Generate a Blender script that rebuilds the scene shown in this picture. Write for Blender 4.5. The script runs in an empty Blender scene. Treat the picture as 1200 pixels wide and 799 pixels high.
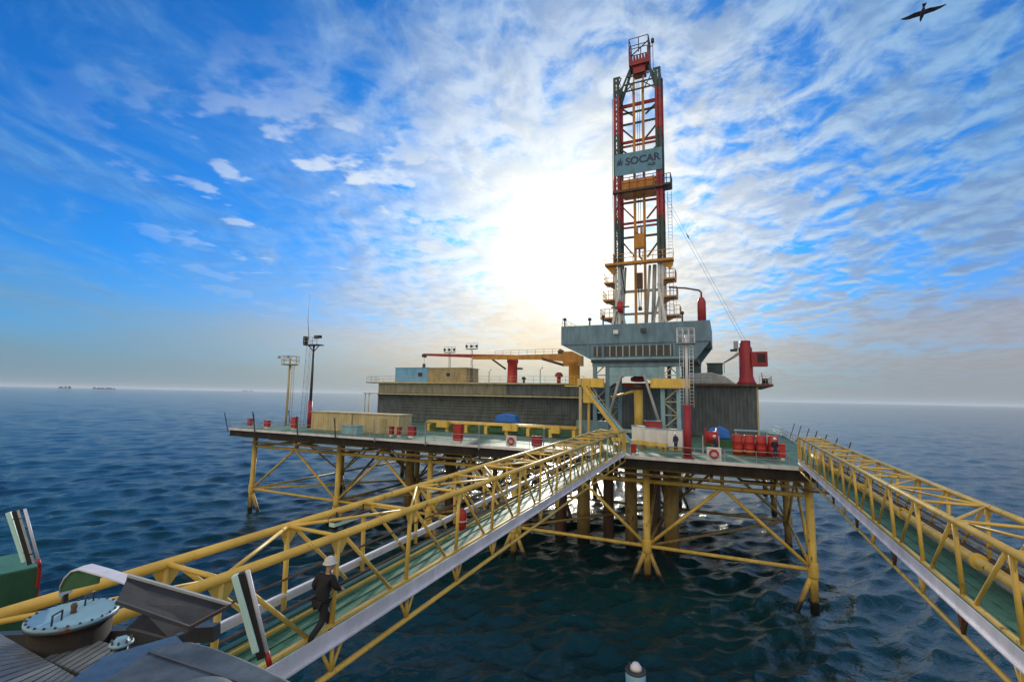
import bpy, bmesh, math, random
import numpy as np
from mathutils import Vector, Matrix
random.seed(7)
C = bpy.context.scene
COL = C.collection
R = math.radians
# ------------------------------------------------------------------ camera
F, CX, CY, ZC = 550.0, 600.0, 399.5, 15.6        # focal length in photo pixels, photo centre, eye height over the water
def _hy(x): return 452 + .02 * x
_a = np.array([0 - CX, -(_hy(0) - CY), -F]); _b = np.array([1200 - CX, -(_hy(1200) - CY), -F])
_up = np.cross(_b, _a); _up /= np.linalg.norm(_up)
if _up[1] < 0: _up = -_up
_v = np.array([849 - CX, -(_hy(849) - CY), -F]); _y = _v - _up * _v.dot(_up); _y /= np.linalg.norm(_y)
RM = np.array([np.cross(_y, _up), _y, _up])
cam = bpy.data.objects.new('camera', bpy.data.cameras.new('camera')); COL.objects.link(cam)
cam.matrix_world = Matrix.Translation((0, 0, ZC)) @ Matrix(RM.tolist()).to_4x4()
cam.data.sensor_width = 36; cam.data.lens = F / 1200 * 36; cam.data.clip_start = .05; cam.data.clip_end = 60000
C.camera = cam
def ray(px, py): return RM @ np.array([px - CX, -(py - CY), -F])
def atz(px, py, z):                               # photo point on a level plane
    d = ray(px, py); t = (z - ZC) / d[2]; return Vector((d[0] * t, d[1] * t, z))
def aty(px, py, y):                               # photo point on a plane parallel to the deck front
    d = ray(px, py); t = y / d[1]; return Vector((d[0] * t, y, ZC + d[2] * t))
def atx(px, py, x):
    d = ray(px, py); t = x / d[0]; return Vector((x, d[1] * t, ZC + d[2] * t))
def atd(px, py, dist):
    d = ray(px, py) * dist / F; return Vector((d[0], d[1], ZC + d[2]))
# ------------------------------------------------------------------ world and sun
SUN_EL, SUN_AZ = R(17.8), R(-17.6)                # azimuth from +Y towards +X
SUN = Vector((math.sin(SUN_AZ) * math.cos(SUN_EL), math.cos(SUN_AZ) * math.cos(SUN_EL), math.sin(SUN_EL)))
C.view_settings.view_transform = 'Standard'; C.view_settings.look = 'None'
C.view_settings.exposure = 0.0; C.view_settings.gamma = 1.0; C.view_settings.use_curve_mapping = False
W = bpy.data.worlds.new('World'); C.world = W; W.use_nodes = True
NT = W.node_tree; NT.nodes.clear()
class G:
    """small helper to write node graphs as expressions"""
    def __init__(s, nt): s.nt = nt
    def n(s, t, **k):
        o = s.nt.nodes.new(t)
        for a, b in k.items(): setattr(o, a, b)
        return o
    def put(s, sock, v):
        if isinstance(v, bpy.types.NodeSocket): s.nt.links.new(v, sock)
        elif v is not None:
            try: sock.default_value = v
            except Exception: sock.default_value = (*v, 1.0)
    def m(s, op, a, b=None, c=None, clamp=False):
        o = s.n('ShaderNodeMath', operation=op, use_clamp=clamp)
        s.put(o.inputs[0], a)
        if b is not None: s.put(o.inputs[1], b)
        if c is not None: s.put(o.inputs[2], c)
        return o.outputs[0]
    def vm(s, op, a, b=None):
        o = s.n('ShaderNodeVectorMath', operation=op); s.put(o.inputs[0], a)
        if b is not None: s.put(o.inputs[1], b)
        return o.outputs['Value'] if op in ('DOT_PRODUCT', 'LENGTH') else o.outputs[0]
    def xyz(s, a, b, c):
        o = s.n('ShaderNodeCombineXYZ'); s.put(o.inputs[0], a); s.put(o.inputs[1], b); s.put(o.inputs[2], c); return o.outputs[0]
    def sep(s, v):
        o = s.n('ShaderNodeSeparateXYZ'); s.put(o.inputs[0], v); return o.outputs
    def mix(s, f, a, b, blend='MIX'):
        o = s.n('ShaderNodeMix', data_type='RGBA', blend_type=blend, clamp_factor=True)
        s.put(o.inputs[0], f); s.put(o.inputs[6], a if not isinstance(a, tuple) else (*a, 1)[:4]); s.put(o.inputs[7], b if not isinstance(b, tuple) else (*b, 1)[:4])
        return o.outputs[2]
    def ramp(s, v, lo, hi, a=0., b=1., smooth=True):
        o = s.n('ShaderNodeMapRange', interpolation_type='SMOOTHSTEP' if smooth else 'LINEAR'); o.clamp = True
        for i, q in enumerate((v, lo, hi, a, b)): s.put(o.inputs[i], q)
        return o.outputs[0]
    def noise(s, vec, scale, detail=4, rough=.5, dist=0., lac=2.):
        o = s.n('ShaderNodeTexNoise'); s.put(o.inputs['Vector'], vec); o.inputs['Scale'].default_value = scale
        o.inputs['Detail'].default_value = detail; o.inputs['Roughness'].default_value = rough
        o.inputs['Distortion'].default_value = dist; o.inputs['Lacunarity'].default_value = lac
        return o.outputs[0]
g = G(NT)
sky = g.n('ShaderNodeTexSky', sky_type='NISHITA'); sky.sun_disc = False
sky.sun_elevation = SUN_EL; sky.sun_rotation = SUN_AZ; sky.air_density = 1.0; sky.dust_density = .6; sky.ozone_density = 3.0; sky.altitude = 0
d = g.vm('NORMALIZE', g.n('ShaderNodeTexCoord').outputs['Generated'])
dx, dy, dz = g.sep(d)[:3]
elev = g.m('MULTIPLY', g.m('ARCSINE', dz), 180 / math.pi)
ang = g.m('MULTIPLY', g.m('ARCCOSINE', g.m('MINIMUM', g.vm('DOT_PRODUCT', d, tuple(SUN)), 1.0)), 180 / math.pi)
haz = g.m('MULTIPLY', g.m('SUBTRACT', g.m('ARCTAN2', dx, dy), SUN_AZ), 180 / math.pi)     # bearing from the sun
def gauss(v, w): return g.m('EXPONENT', g.m('MULTIPLY', g.m('POWER', g.m('DIVIDE', v, w), 2.0), -1.0))
def expo(v, w): return g.m('EXPONENT', g.m('DIVIDE', v, -w))
# clear sky: the physical sky, pushed to the deep blue of the photograph
hs = g.n('ShaderNodeHueSaturation'); hs.inputs['Saturation'].default_value = 1.0; hs.inputs['Value'].default_value = 1.0
g.put(hs.inputs['Color'], sky.outputs[0])
clear = g.mix(1.0, hs.outputs[0], (.10, .80, 1.62), 'MULTIPLY')
# cloud plane coordinates, streaks running to a far point near the horizon
den = g.m('ADD', dz, .10)
u = g.m('DIVIDE', dx, den); v = g.m('DIVIDE', dy, den)
sa = R(-30)
along = g.m('ADD', g.m('MULTIPLY', u, math.sin(sa)), g.m('MULTIPLY', v, math.cos(sa)))
cross = g.m('SUBTRACT', g.m('MULTIPLY', u, math.cos(sa)), g.m('MULTIPLY', v, math.sin(sa)))
P1 = g.xyz(g.m('MULTIPLY', along, .42), cross, 3.7)
warp = g.noise(g.xyz(along, cross, 9.), 1.1, 3, .5)
P1w = g.vm('ADD', P1, g.xyz(g.m('MULTIPLY', warp, .5), g.m('MULTIPLY', warp, .9), 0.))
cir = g.noise(P1w, 1.7, 9, .66)
cir_f = g.noise(g.vm('ADD', P1w, (4.1, 2.2, 0.)), 6.0, 6, .6)
P2 = g.xyz(g.m('MULTIPLY', along, .95), g.m('MULTIPLY', cross, 1.0), 1.3)
alto = g.noise(P2, 7.2, 7, .60, .35)
big = g.noise(g.xyz(along, cross, 5.1), .75, 3, .5)
right = g.ramp(haz, -24, 14)                       # the sky right of the sun carries much more cloud
bank = g.ramp(haz, -46, -8)
cov1 = g.m('MULTIPLY', g.ramp(g.m('ADD', g.m('ADD', g.m('MULTIPLY', cir, .75), g.m('MULTIPLY', cir_f, .25)), g.m('MULTIPLY', bank, .07)), .47, .72), g.m('SUBTRACT', 1., g.m('MULTIPLY', right, .88)))
cov2 = g.m('MULTIPLY', g.ramp(g.m('ADD', g.m('ADD', g.m('MULTIPLY', alto, .66), g.m('MULTIPLY', big, .40)), g.m('MULTIPLY', expo(ang, 30.), .13)), .455, .62), g.m('MAXIMUM', right, g.m('MULTIPLY', bank, .7)))
puff = g.noise(g.xyz(g.m('MULTIPLY', along, 1.3), g.m('MULTIPLY', cross, 1.), 8.2), 3.6, 5, .5)
cov3 = g.m('MULTIPLY', g.ramp(puff, .565, .64), g.m('MULTIPLY', gauss(g.m('ADD', haz, 27.), 15.), gauss(g.m('SUBTRACT', elev, 21.), 9.)))
keep = g.m('MULTIPLY', g.m('SUBTRACT', 1.0, g.m('MULTIPLY', cov1, .72)), g.m('SUBTRACT', 1.0, g.m('MULTIPLY', cov2, .88)))
cloud = g.m('SUBTRACT', 1.0, keep, clamp=True)
lit = expo(ang, 26.)
shade = g.ramp(g.noise(g.vm('ADD', P2, (.045, .04, 0.)), 7.2, 7, .60, .35), .38, .64, 1.12, .62)
ccol = g.mix(g.ramp(lit, .13, .72), (1.9, 4.1, 7.0), (10.6, 10.9, 10.8))
ccol = g.vm('MULTIPLY', ccol, g.xyz(shade, g.m('POWER', shade, .8), g.m('POWER', shade, .5)))
body = g.mix(cloud, clear, ccol)
body = g.mix(g.m('MULTIPLY', cov3, .85), body, (8.2, 9.0, 9.8))
veil = g.m('MULTIPLY', gauss(ang, g.m('ADD', 13.2, g.m('MULTIPLY', g.m('SUBTRACT', alto, .5), 20.))), .90)
body = g.mix(veil, body, (10.8, 10.1, 8.0))
# thick air over the sea: grey blue away from the sun, cream below it, dusty pink to its right
warm = gauss(g.m('ADD', haz, 3.), 29.)
hcol = g.mix(g.ramp(haz, 8, 50), g.mix(warm, (1.55, 3.1, 4.25), (10.0, 7.3, 3.9)), (4.6, 3.9, 3.5))
hcol = g.mix(g.m('MULTIPLY', g.ramp(elev, 7., 0.), .62), hcol, (2.2, 2.75, 3.2))
hazef = g.m('MULTIPLY', gauss(g.m('MAXIMUM', elev, 0.), g.m('ADD', 10.5, g.m('MULTIPLY', g.m('SUBTRACT', big, .5), 16.))), .93)
body = g.mix(hazef, body, hcol)
body = g.mix(g.ramp(dy, .05, -.45), body, (9.8, 8.7, 7.0))          # unseen bright cloud added behind the viewer as fill for the front faces
glow = g.m('ADD', g.m('MULTIPLY', gauss(ang, 7.5), 4.), g.m('MULTIPLY', gauss(ang, 4.), 40.))
body = g.vm('ADD', body, g.vm('MULTIPLY', g.xyz(glow, glow, glow), g.mix(g.ramp(elev, 2., 16.), (1., .80, .42), (1., .96, .84))))
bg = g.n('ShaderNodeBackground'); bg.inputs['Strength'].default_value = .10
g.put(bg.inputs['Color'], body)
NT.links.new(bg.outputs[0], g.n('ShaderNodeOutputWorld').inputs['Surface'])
W.cycles.sampling_method = 'MANUAL'; W.cycles.sample_map_resolution = 1024
sun = bpy.data.lights.new('sun', 'SUN'); sun.energy = 2.6; sun.angle = R(2.0); sun.color = (1., .93, .80)
so = bpy.data.objects.new('sun', sun); COL.objects.link(so)
so.rotation_euler = (-SUN).to_track_quat('-Z', 'Y').to_euler()
# ------------------------------------------------------------------ materials
def material(name, col, rough=.5, metal=0., rust=0., dirt=.25, bump=.15, scale=1.0, waterline=False, stain=False, spec=.5):
    m = bpy.data.materials.new(name); m.use_nodes = True; nt = m.node_tree
    b = nt.nodes['Principled BSDF']; q = G(nt)
    pos = q.n('ShaderNodeNewGeometry').outputs['Position']
    st = q.vm('MULTIPLY', pos, (1., 1., .35))
    n1 = q.noise(st, 1.3 * scale, 6, .6); n2 = q.noise(pos, 9. * scale, 5, .65); n3 = q.noise(st, 3.1 * scale, 8, .7)
    dark = tuple(c * .52 for c in col); pale = tuple(min(1., c * 1.18 + .01) for c in col)
    c = q.mix(q.ramp(n1, .3, .7), dark if dirt > .6 else tuple(x * (1 - dirt * .55) for x in col), pale)
    c = q.mix(q.m('MULTIPLY', q.ramp(n2, .52, .75), dirt), c, dark)
    if rust > 0:
        rm = q.ramp(n3, .66 - rust * .22, .74 - rust * .16)
        c = q.mix(rm, c, q.mix(n2, (.10, .032, .012), (.23, .09, .035)))
        q.put(b.inputs['Roughness'], q.m('ADD', q.m('MULTIPLY', rm, .35), rough, clamp=True))
    else:
        q.put(b.inputs['Roughness'], q.m('ADD', q.m('MULTIPLY', q.m('SUBTRACT', n2, .5), .3), rough, clamp=True))
    if waterline:                                  # weed and tar on the steel just above the water
        z = q.sep(pos)[2]
        wl = q.ramp(q.m('ADD', z, q.m('MULTIPLY', q.m('SUBTRACT', n2, .5), 1.1)), .75, .45)
        c = q.mix(q.m('MULTIPLY', q.ramp(q.m('ADD', z, q.m('MULTIPLY', q.m('SUBTRACT', n3, .5), 2.6)), 2.5, .9), .75), c, (.13, .075, .035))
        c = q.mix(wl, c, (.012, .013, .012))
    if stain:                                      # spilt oil and scuffed lanes on the deck plates
        big_ = q.noise(pos, .42, 6, .62); c = q.mix(q.m('MULTIPLY', q.ramp(big_, .52, .64), .75), c, (.05, .05, .04))
        c = q.mix(q.m('MULTIPLY', q.ramp(q.noise(pos, 1.9, 7, .7), .60, .66), .6), c, (.16, .085, .045))
    q.put(b.inputs['Base Color'], c)
    b.inputs['Metallic'].default_value = metal
    b.inputs['Specular IOR Level'].default_value = spec
    bp = q.n('ShaderNodeBump'); bp.inputs['Strength'].default_value = bump; bp.inputs['Distance'].default_value = .02
    q.put(bp.inputs['Height'], n3); nt.links.new(bp.outputs[0], b.inputs['Normal'])
    return m
M = dict(
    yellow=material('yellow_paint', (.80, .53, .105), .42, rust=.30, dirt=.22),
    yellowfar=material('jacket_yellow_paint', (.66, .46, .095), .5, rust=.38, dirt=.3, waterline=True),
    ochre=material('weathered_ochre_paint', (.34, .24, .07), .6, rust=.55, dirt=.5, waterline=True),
    cream=material('cream_panel_paint', (.56, .47, .26), .6, rust=.15, dirt=.3),
    green=material('green_deck_paint', (.06, .20, .115), .55, rust=.12, dirt=.5),
    deckg=material('pale_green_deck_paint', (.12, .26, .155), .6, rust=.18, dirt=.5, stain=True),
    white=material('white_paint', (.78, .75, .78), .4, rust=.08, dirt=.2),
    grey=material('grey_paint', (.40, .42, .43), .45, rust=.12, dirt=.35),
    silver=material('silver_paint', (.55, .58, .60), .35, metal=.4, rust=.08, dirt=.3),
    dark=material('dark_steel', (.055, .06, .065), .5, rust=.35, dirt=.5),
    black=material('black_rubber', (.015, .016, .018), .6, dirt=.2),
    blue=material('blue_grey_paint', (.145, .26, .36), .45, rust=.12, dirt=.35),
    paleblue=material('pale_blue_paint', (.26, .45, .55), .45, rust=.12, dirt=.3),
    cabin=material('sky_blue_paint', (.16, .42, .70), .45, rust=.06, dirt=.2),
    brightblue=material('bright_blue_tarpaulin', (.02, .16, .62), .5, dirt=.15),
    red=material('red_paint', (.48, .025, .02), .42, rust=.1, dirt=.3),
    maroon=material('dark_red_paint', (.36, .02, .03), .45, rust=.1, dirt=.35),
    orange=material('orange_paint', (.60, .27, .035), .45, rust=.2, dirt=.35),
    olive=material('olive_grey_cladding', (.25, .25, .19), .6, rust=.12, dirt=.45),
    slate=material('slate_grey_cladding', (.10, .125, .145), .6, rust=.15, dirt=.5),
    tan=material('tan_cladding', (.40, .32, .17), .6, rust=.15, dirt=.35),
    brown=material('brown_steel', (.13, .075, .05), .6, rust=.6, dirt=.5),
    lamp=material('pale_turquoise_diffuser', (.62, .96, .90), .3, dirt=.08),
    sign=material('blue_sign_panel', (.12, .30, .46), .5, dirt=.25),
    signink=material('navy_sign_lettering', (.012, .03, .11), .5, dirt=.1),
    green2=material('bottle_green_paint', (.035, .12, .05), .42, rust=.1, dirt=.4),
    skin=material('skin', (.50, .30, .21), .5, dirt=.1),
    cloth=material('black_workwear', (.018, .016, .022), .8, dirt=.2),
    navy=material('navy_workwear', (.02, .035, .10), .8, dirt=.2),
    helmet=material('white_helmet', (.82, .80, .80), .3, dirt=.05),
    hull=material('pale_blue_buoy_paint', (.28, .55, .75), .4, dirt=.2),
    feather=material('gull_feathers', (.10, .12, .16), .7, dirt=.3),
    domegrey=material('pale_weathered_metal', (.07, .095, .115), .55, rust=.12, dirt=.75, scale=4., spec=.3),
    sheetblue=material('dark_blue_grey_sheet', (.05, .08, .11), .3, dirt=.5, scale=3.),
    rusty=material('rusty_dark_sheet', (.035, .034, .036), .75, rust=.3, dirt=.6, scale=2.2, spec=.25),
    soot=material('sooty_brown_steel', (.030, .024, .020), .75, rust=.3, dirt=.5, spec=.25),
    slat=material('weathered_grey_slats', (.17, .19, .20), .5, rust=.2, dirt=.5, scale=3.),
    farsteel=material('far_steel', (.10, .10, .11), .7, dirt=.3),
)
# ------------------------------------------------------------------ mesh helpers
class MB:
    def __init__(s): s.v = []; s.f = []; s.mi = []; s.cur = 0; s.smooth = []
    def add(s, vs, fs, smooth=False):
        o = len(s.v); s.v += [Vector(x) for x in vs]
        for f in fs: s.f.append([i + o for i in f]); s.mi.append(s.cur); s.smooth.append(smooth)
        return s
    def box(s, x0, x1, y0, y1, z0, z1):
        return s.add([(x, y, z) for z in (z0, z1) for y in (y0, y1) for x in (x0, x1)],
                     [(0, 2, 3, 1), (4, 5, 7, 6), (0, 1, 5, 4), (2, 6, 7, 3), (0, 4, 6, 2), (1, 3, 7, 5)])
    def bar(s, p, q, w, h=None, up=None):
        p = Vector(p); q = Vector(q); h = h or w; a = (q - p).normalized()
        up = Vector(up) if up else Vector((0, 0, 1))
        if abs(a.dot(up)) > .98: up = Vector((0, 1, 0)) if abs(a.y) < .9 else Vector((1, 0, 0))
        sd = a.cross(up).normalized() * w / 2; u2 = sd.cross(a).normalized() * h / 2
        vs = [e + i * sd + j * u2 for e in (p, q) for i, j in ((-1, -1), (1, -1), (1, 1), (-1, 1))]
        return s.add(vs, [(0, 1, 2, 3), (7, 6, 5, 4), (0, 4, 5, 1), (1, 5, 6, 2), (2, 6, 7, 3), (3, 7, 4, 0)])
    def tube(s, p, q, r, n=8, r2=None, caps=True):
        p = Vector(p); q = Vector(q); a = (q - p).normalized(); r2 = r if r2 is None else r2
        t = Vector((0, 0, 1)) if abs(a.z) < .9 else Vector((1, 0, 0))
        x = a.cross(t).normalized(); y = a.cross(x).normalized()
        vs = [e + (x * math.cos(k * math.tau / n) + y * math.sin(k * math.tau / n)) * rr for e, rr in ((p, r), (q, r2)) for k in range(n)]
        s.add(vs, [(k, k + n, (k + 1) % n + n, (k + 1) % n) for k in range(n)], True)
        if caps: s.add(vs, [tuple(range(n)), tuple(range(2 * n - 1, n - 1, -1))])
        return s
    def path(s, pts, r, n=8):
        pts = [Vector(p) for p in pts]; rings = []
        t = Vector((.13, .2, .97))
        for i, p in enumerate(pts):
            a = (pts[min(i + 1, len(pts) - 1)] - pts[max(i - 1, 0)]).normalized()
            x = a.cross(t).normalized() if abs(a.dot(t)) < .97 else a.cross(Vector((1, 0, 0))).normalized(); y = a.cross(x)
            rr = r[i] if isinstance(r, (list, tuple)) else r
            rings += [p + (x * math.cos(k * math.tau / n) + y * math.sin(k * math.tau / n)) * rr for k in range(n)]
        L = len(pts)
        s.add(rings, [(i * n + k, i * n + (k + 1) % n, (i + 1) * n + (k + 1) % n, (i + 1) * n + k) for i in range(L - 1) for k in range(n)], True)
        return s.add(rings, [tuple(range(n)), tuple(range(L * n - 1, (L - 1) * n - 1, -1))])
    def lathe(s, c, prof, n=24, axis=None):
        c = Vector(c); a = Vector(axis).normalized() if axis else Vector((0, 0, 1))
        t = Vector((0, 0, 1)) if abs(a.z) < .9 else Vector((1, 0, 0)); x = a.cross(t).normalized(); y = a.cross(x).normalized()
        vs = [c + a * z + (x * math.cos(k * math.tau / n) + y * math.sin(k * math.tau / n)) * r for r, z in prof for k in range(n)]
        L = len(prof)
        s.add(vs, [(i * n + k, i * n + (k + 1) % n, (i + 1) * n + (k + 1) % n, (i + 1) * n + k) for i in range(L - 1) for k in range(n)], True)
        return s.add(vs, [tuple(range(n)), tuple(range(L * n - 1, (L - 1) * n - 1, -1))])
    def prism(s, pts, ex):
        pts = [Vector(p) for p in pts]; ex = Vector(ex); n = len(pts)
        return s.add(pts + [p + ex for p in pts], [tuple(range(n)), tuple(range(2 * n - 1, n - 1, -1))] + [(k, k + n, (k + 1) % n + n, (k + 1) % n) for k in range(n)])
def wpos(o):
    v = Vector((0, 0, 0))
    while o is not None: v = v + o.location; o = o.parent
    return v
def build(name, mb, mat, parent=None, loc=None, bevel=0.):
    """link a collected mesh as one object; its vertices are given in world space"""
    base = wpos(parent) if parent else Vector((0, 0, 0))
    if loc is None: loc = base
    me = bpy.data.meshes.new(name); L = Vector(loc)
    me.from_pydata([tuple(v - L) for v in mb.v], [], mb.f)
    for m_ in (mat if isinstance(mat, (list, tuple)) else [mat]): me.materials.append(M[m_] if isinstance(m_, str) else m_)
    me.polygons.foreach_set('material_index', mb.mi); me.polygons.foreach_set('use_smooth', mb.smooth)
    bm = bmesh.new(); bm.from_mesh(me); bmesh.ops.remove_doubles(bm, verts=bm.verts, dist=1e-5); bmesh.ops.recalc_face_normals(bm, faces=bm.faces); bm.to_mesh(me); bm.free()
    o = bpy.data.objects.new(name, me); COL.objects.link(o)
    o.location = L - base
    if parent: o.parent = parent
    if bevel:
        b = o.modifiers.new('edge', 'BEVEL'); b.width = bevel; b.segments = 2; b.limit_method = 'ANGLE'; b.harden_normals = False
    return o
def tag(o, label, cat, group=None):
    o['label'] = label; o['category'] = cat
    if group: o['group'] = group
    return o
def thing(name, label, cat, loc, group=None):
    o = bpy.data.objects.new(name, None); COL.objects.link(o); o.location = loc; o.empty_display_size = .3
    return tag(o, label, cat, group)
def solo(name, label, cat, mb, mat, loc, group=None, bevel=0.):
    return tag(build(name, mb, mat, None, loc, bevel), label, cat, group)
def struct(o, kind='structure'): o['kind'] = kind; return o
def dup(root, loc, label=None, scale=None, rz=None):
    r = root.copy(); COL.objects.link(r); r.location = loc
    if label: r['label'] = label
    if scale: r.scale = (scale,) * 3
    if rz is not None: r.rotation_euler.z = rz
    for ch in list(root.children):
        c = ch.copy(); COL.objects.link(c); c.parent = r
        for gc in list(ch.children):
            e = gc.copy(); COL.objects.link(e); e.parent = c
    return r
def rail_mb(pts, h=1.05, step=1.8, r=.024, rails=(.5, 1.), n=5):
    mb = MB(); pts = [Vector(p) for p in pts]
    for p, q in zip(pts[:-1], pts[1:]):
        L = (q - p).length; k = max(1, round(L / step))
        for i in range(k + 1):
            a = p.lerp(q, i / k); mb.tube(a, a + Vector((0, 0, h)), r * 1.1, n, caps=False)
        for t in rails: mb.tube(p + Vector((0, 0, h * t)), q + Vector((0, 0, h * t)), r, n, caps=False)
    return mb
def ladder_mb(p, q, w=.45, step=.3, side=(1, 0, 0), r=.025):
    p = Vector(p); q = Vector(q); s = Vector(side).normalized() * w / 2; mb = MB()
    mb.tube(p - s, q - s, r, 5); mb.tube(p + s, q + s, r, 5)
    k = int((q - p).length / step)
    for i in range(1, k): c = p.lerp(q, i / k); mb.tube(c - s, c + s, r * .7, 4, caps=False)
    return mb
# ------------------------------------------------------------------ the sea
def make_sea():
    rs = np.concatenate([[0.01], 6.0 * np.exp(np.linspace(0, math.log(26000 / 6.0), 1200))])
    c0 = R(-24); th = np.concatenate([np.linspace(c0 - R(75), c0 + R(75), 1050, endpoint=False), np.linspace(c0 + R(75), c0 + R(285), 260, endpoint=False)]); na = len(th)
    r_, t_ = np.meshgrid(rs, th, indexing='ij'); X = r_ * np.sin(t_); Y = r_ * np.cos(t_); Z = np.zeros_like(X)
    DXs = np.zeros_like(X); DYs = np.zeros_like(X)
    space = r_ * .0070
    rng = np.random.RandomState(5)
    for i in range(84):
        lam = .9 * (26 / .9) ** (i / 83.0); wd = R(-50) + rng.normal(0, .62)       # travelling mostly towards the lower right
        amp = .0175 * lam ** .52 * math.exp(-lam / 17.) * rng.uniform(.55, 1.3); k = 2 * np.pi / lam
        dxk, dyk = math.sin(wd), math.cos(wd); ph = rng.uniform(0, 6.28)
        fade = np.clip((lam / space - 2.5) / 2.0, 0, 1)
        arg = k * (X * dxk + Y * dyk) + ph
        Z += amp * fade * np.cos(arg); q = amp * fade * np.sin(arg) * .8
        DXs -= q * dxk; DYs -= q * dyk
    co = np.stack([X + DXs, Y + DYs, Z], -1).reshape(-1, 3).astype(np.float32)
    nr = len(rs); i = np.arange(nr - 1)[:, None]; j = np.arange(na)[None, :]; j2 = (j + 1) % na
    fc = np.stack([i * na + j, i * na + j2, (i + 1) * na + j2, (i + 1) * na + j], -1).reshape(-1, 4).astype(np.int32)
    me = bpy.data.meshes.new('sea'); me.vertices.add(len(co)); me.vertices.foreach_set('co', co.ravel())
    me.loops.add(fc.size); me.loops.foreach_set('vertex_index', fc.ravel())
    me.polygons.add(len(fc)); me.polygons.foreach_set('loop_start', np.arange(0, fc.size, 4, dtype=np.int32))
    me.polygons.foreach_set('use_smooth', np.ones(len(fc), bool)); me.update(calc_edges=True)
    m = bpy.data.materials.new('sea_water'); m.use_nodes = True; nt = m.node_tree; b = nt.nodes['Principled BSDF']; q = G(nt)
    pos = q.n('ShaderNodeNewGeometry').outputs['Position']
    c = math.cos(R(-62)); s_ = math.sin(R(-62)); px, py, pz = q.sep(pos)[:3]
    al = q.m('ADD', q.m('MULTIPLY', px, s_), q.m('MULTIPLY', py, c)); cr = q.m('SUBTRACT', q.m('MULTIPLY', px, c), q.m('MULTIPLY', py, s_))
    P = q.xyz(al, q.m('MULTIPLY', cr, .55), 0.)
    n1 = q.noise(P, 1.7, 5, .6, .3); n2 = q.noise(P, .32, 5, .6, .4); n3 = q.noise(P, 6.5, 3, .55)
    n4 = q.noise(P, .045, 4, .6)
    h = q.m('ADD', q.m('ADD', q.m('MULTIPLY', n1, .30), q.m('MULTIPLY', n2, .62)), q.m('ADD', q.m('MULTIPLY', n3, .085), q.m('MULTIPLY', n4, 2.0)))
    bp = q.n('ShaderNodeBump'); bp.inputs['Strength'].default_value = 1.0; bp.inputs['Distance'].default_value = .45
    q.put(bp.inputs['Height'], h); nt.links.new(bp.outputs[0], b.inputs['Normal'])
    foam = q.m('MULTIPLY', q.ramp(n1, .60, .72), q.m('MULTIPLY', q.ramp(pz, .10, .34), q.ramp(n4, .5, .62)))
    q.put(b.inputs['Base Color'], q.mix(q.m('MULTIPLY', foam, .6), q.mix(q.ramp(n4, .35, .65), (.002, .026, .033), (.004, .044, .052)), (.45, .52, .55)))
    b.inputs['Roughness'].default_value = .11; b.inputs['IOR'].default_value = 1.40
    me.materials.append(m)
    o = bpy.data.objects.new('sea', me); COL.objects.link(o); struct(o)
make_sea()
# sea haze: one closed box of thin air round everything
def make_haze():
    hz = MB().box(-29000, 29000, -29000, 29000, -6, 72); o = build('haze', hz, 'white', None, (0, 0, -6))
    m = bpy.data.materials.new('haze_air'); m.use_nodes = True; nt = m.node_tree; nt.nodes.clear()
    v_ = nt.nodes.new('ShaderNodeVolumePrincipled'); v_.inputs['Color'].default_value = (.80, .90, 1, 1); v_.inputs['Density'].default_value = HAZE; v_.inputs['Anisotropy'].default_value = .2
    nt.links.new(v_.outputs[0], nt.nodes.new('ShaderNodeOutputMaterial').inputs['Volume'])
    o.data.materials.clear(); o.data.materials.append(m); o['kind'] = 'stuff'
HAZE = .00009
make_haze()
# ------------------------------------------------------------------ jacket and deck of the platform
ZD = 10.6
LX = [-57.0, -42.3, -29.3, -19.3, -6.55, 5.8]; ROWS = [44.0, 60.0, 76.0, 92.0]
X0, X1, YF, YB = -59.8, 7.6, 42.0, 96.0
plat = thing('offshore_platform', 'large yellow steel platform standing on piles in the sea', 'platform', (-25, 44, 0))
dk = MB().box(X0, X1, YF, YB, ZD - .16, ZD); build('deck', dk, 'deckg', plat)
ed = MB(); ed.box(X0 - .06, X1 + .06, YF - .08, YF - .004, ZD - .14, ZD + .12); ed.box(X1 + .004, X1 + .08, YF, YB, ZD - .14, ZD + .12); ed.box(X0 - .08, X0 - .004, YF, YB, ZD - .14, ZD + .12)
build('deck_edge', ed, 'white', plat)
for y in (YF + .25, 44.0, 48, 52, 56, 60.0, 68, 76.0, 84, 92.0):
    mb = MB().box(X0 + .1, X1 - .1, y - .03, y + .03, ZD - (.85 if y < 43 else 1.12), ZD - .165); mb.box(X0 + .1, X1 - .1, y - .17, y + .17, ZD - (.9 if y < 43 else 1.17), ZD - (.85 if y < 43 else 1.12))
    build('girder', mb, 'soot' if y < 43 else 'brown', plat)
x = X0 + .6; k = 0
while x < X1:
    mb = MB().box(x - .02, x + .02, YF + .3, YB - .3, ZD - .72, ZD - .17); mb.box(x - .1, x + .1, YF + .3, YB - .3, ZD - .76, ZD - .72)
    build('floor_beam', mb, 'brown' if k % 3 else 'dark', plat); x += 2.05; k += 1
NODE, TOPB = 2.85, 8.35
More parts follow.
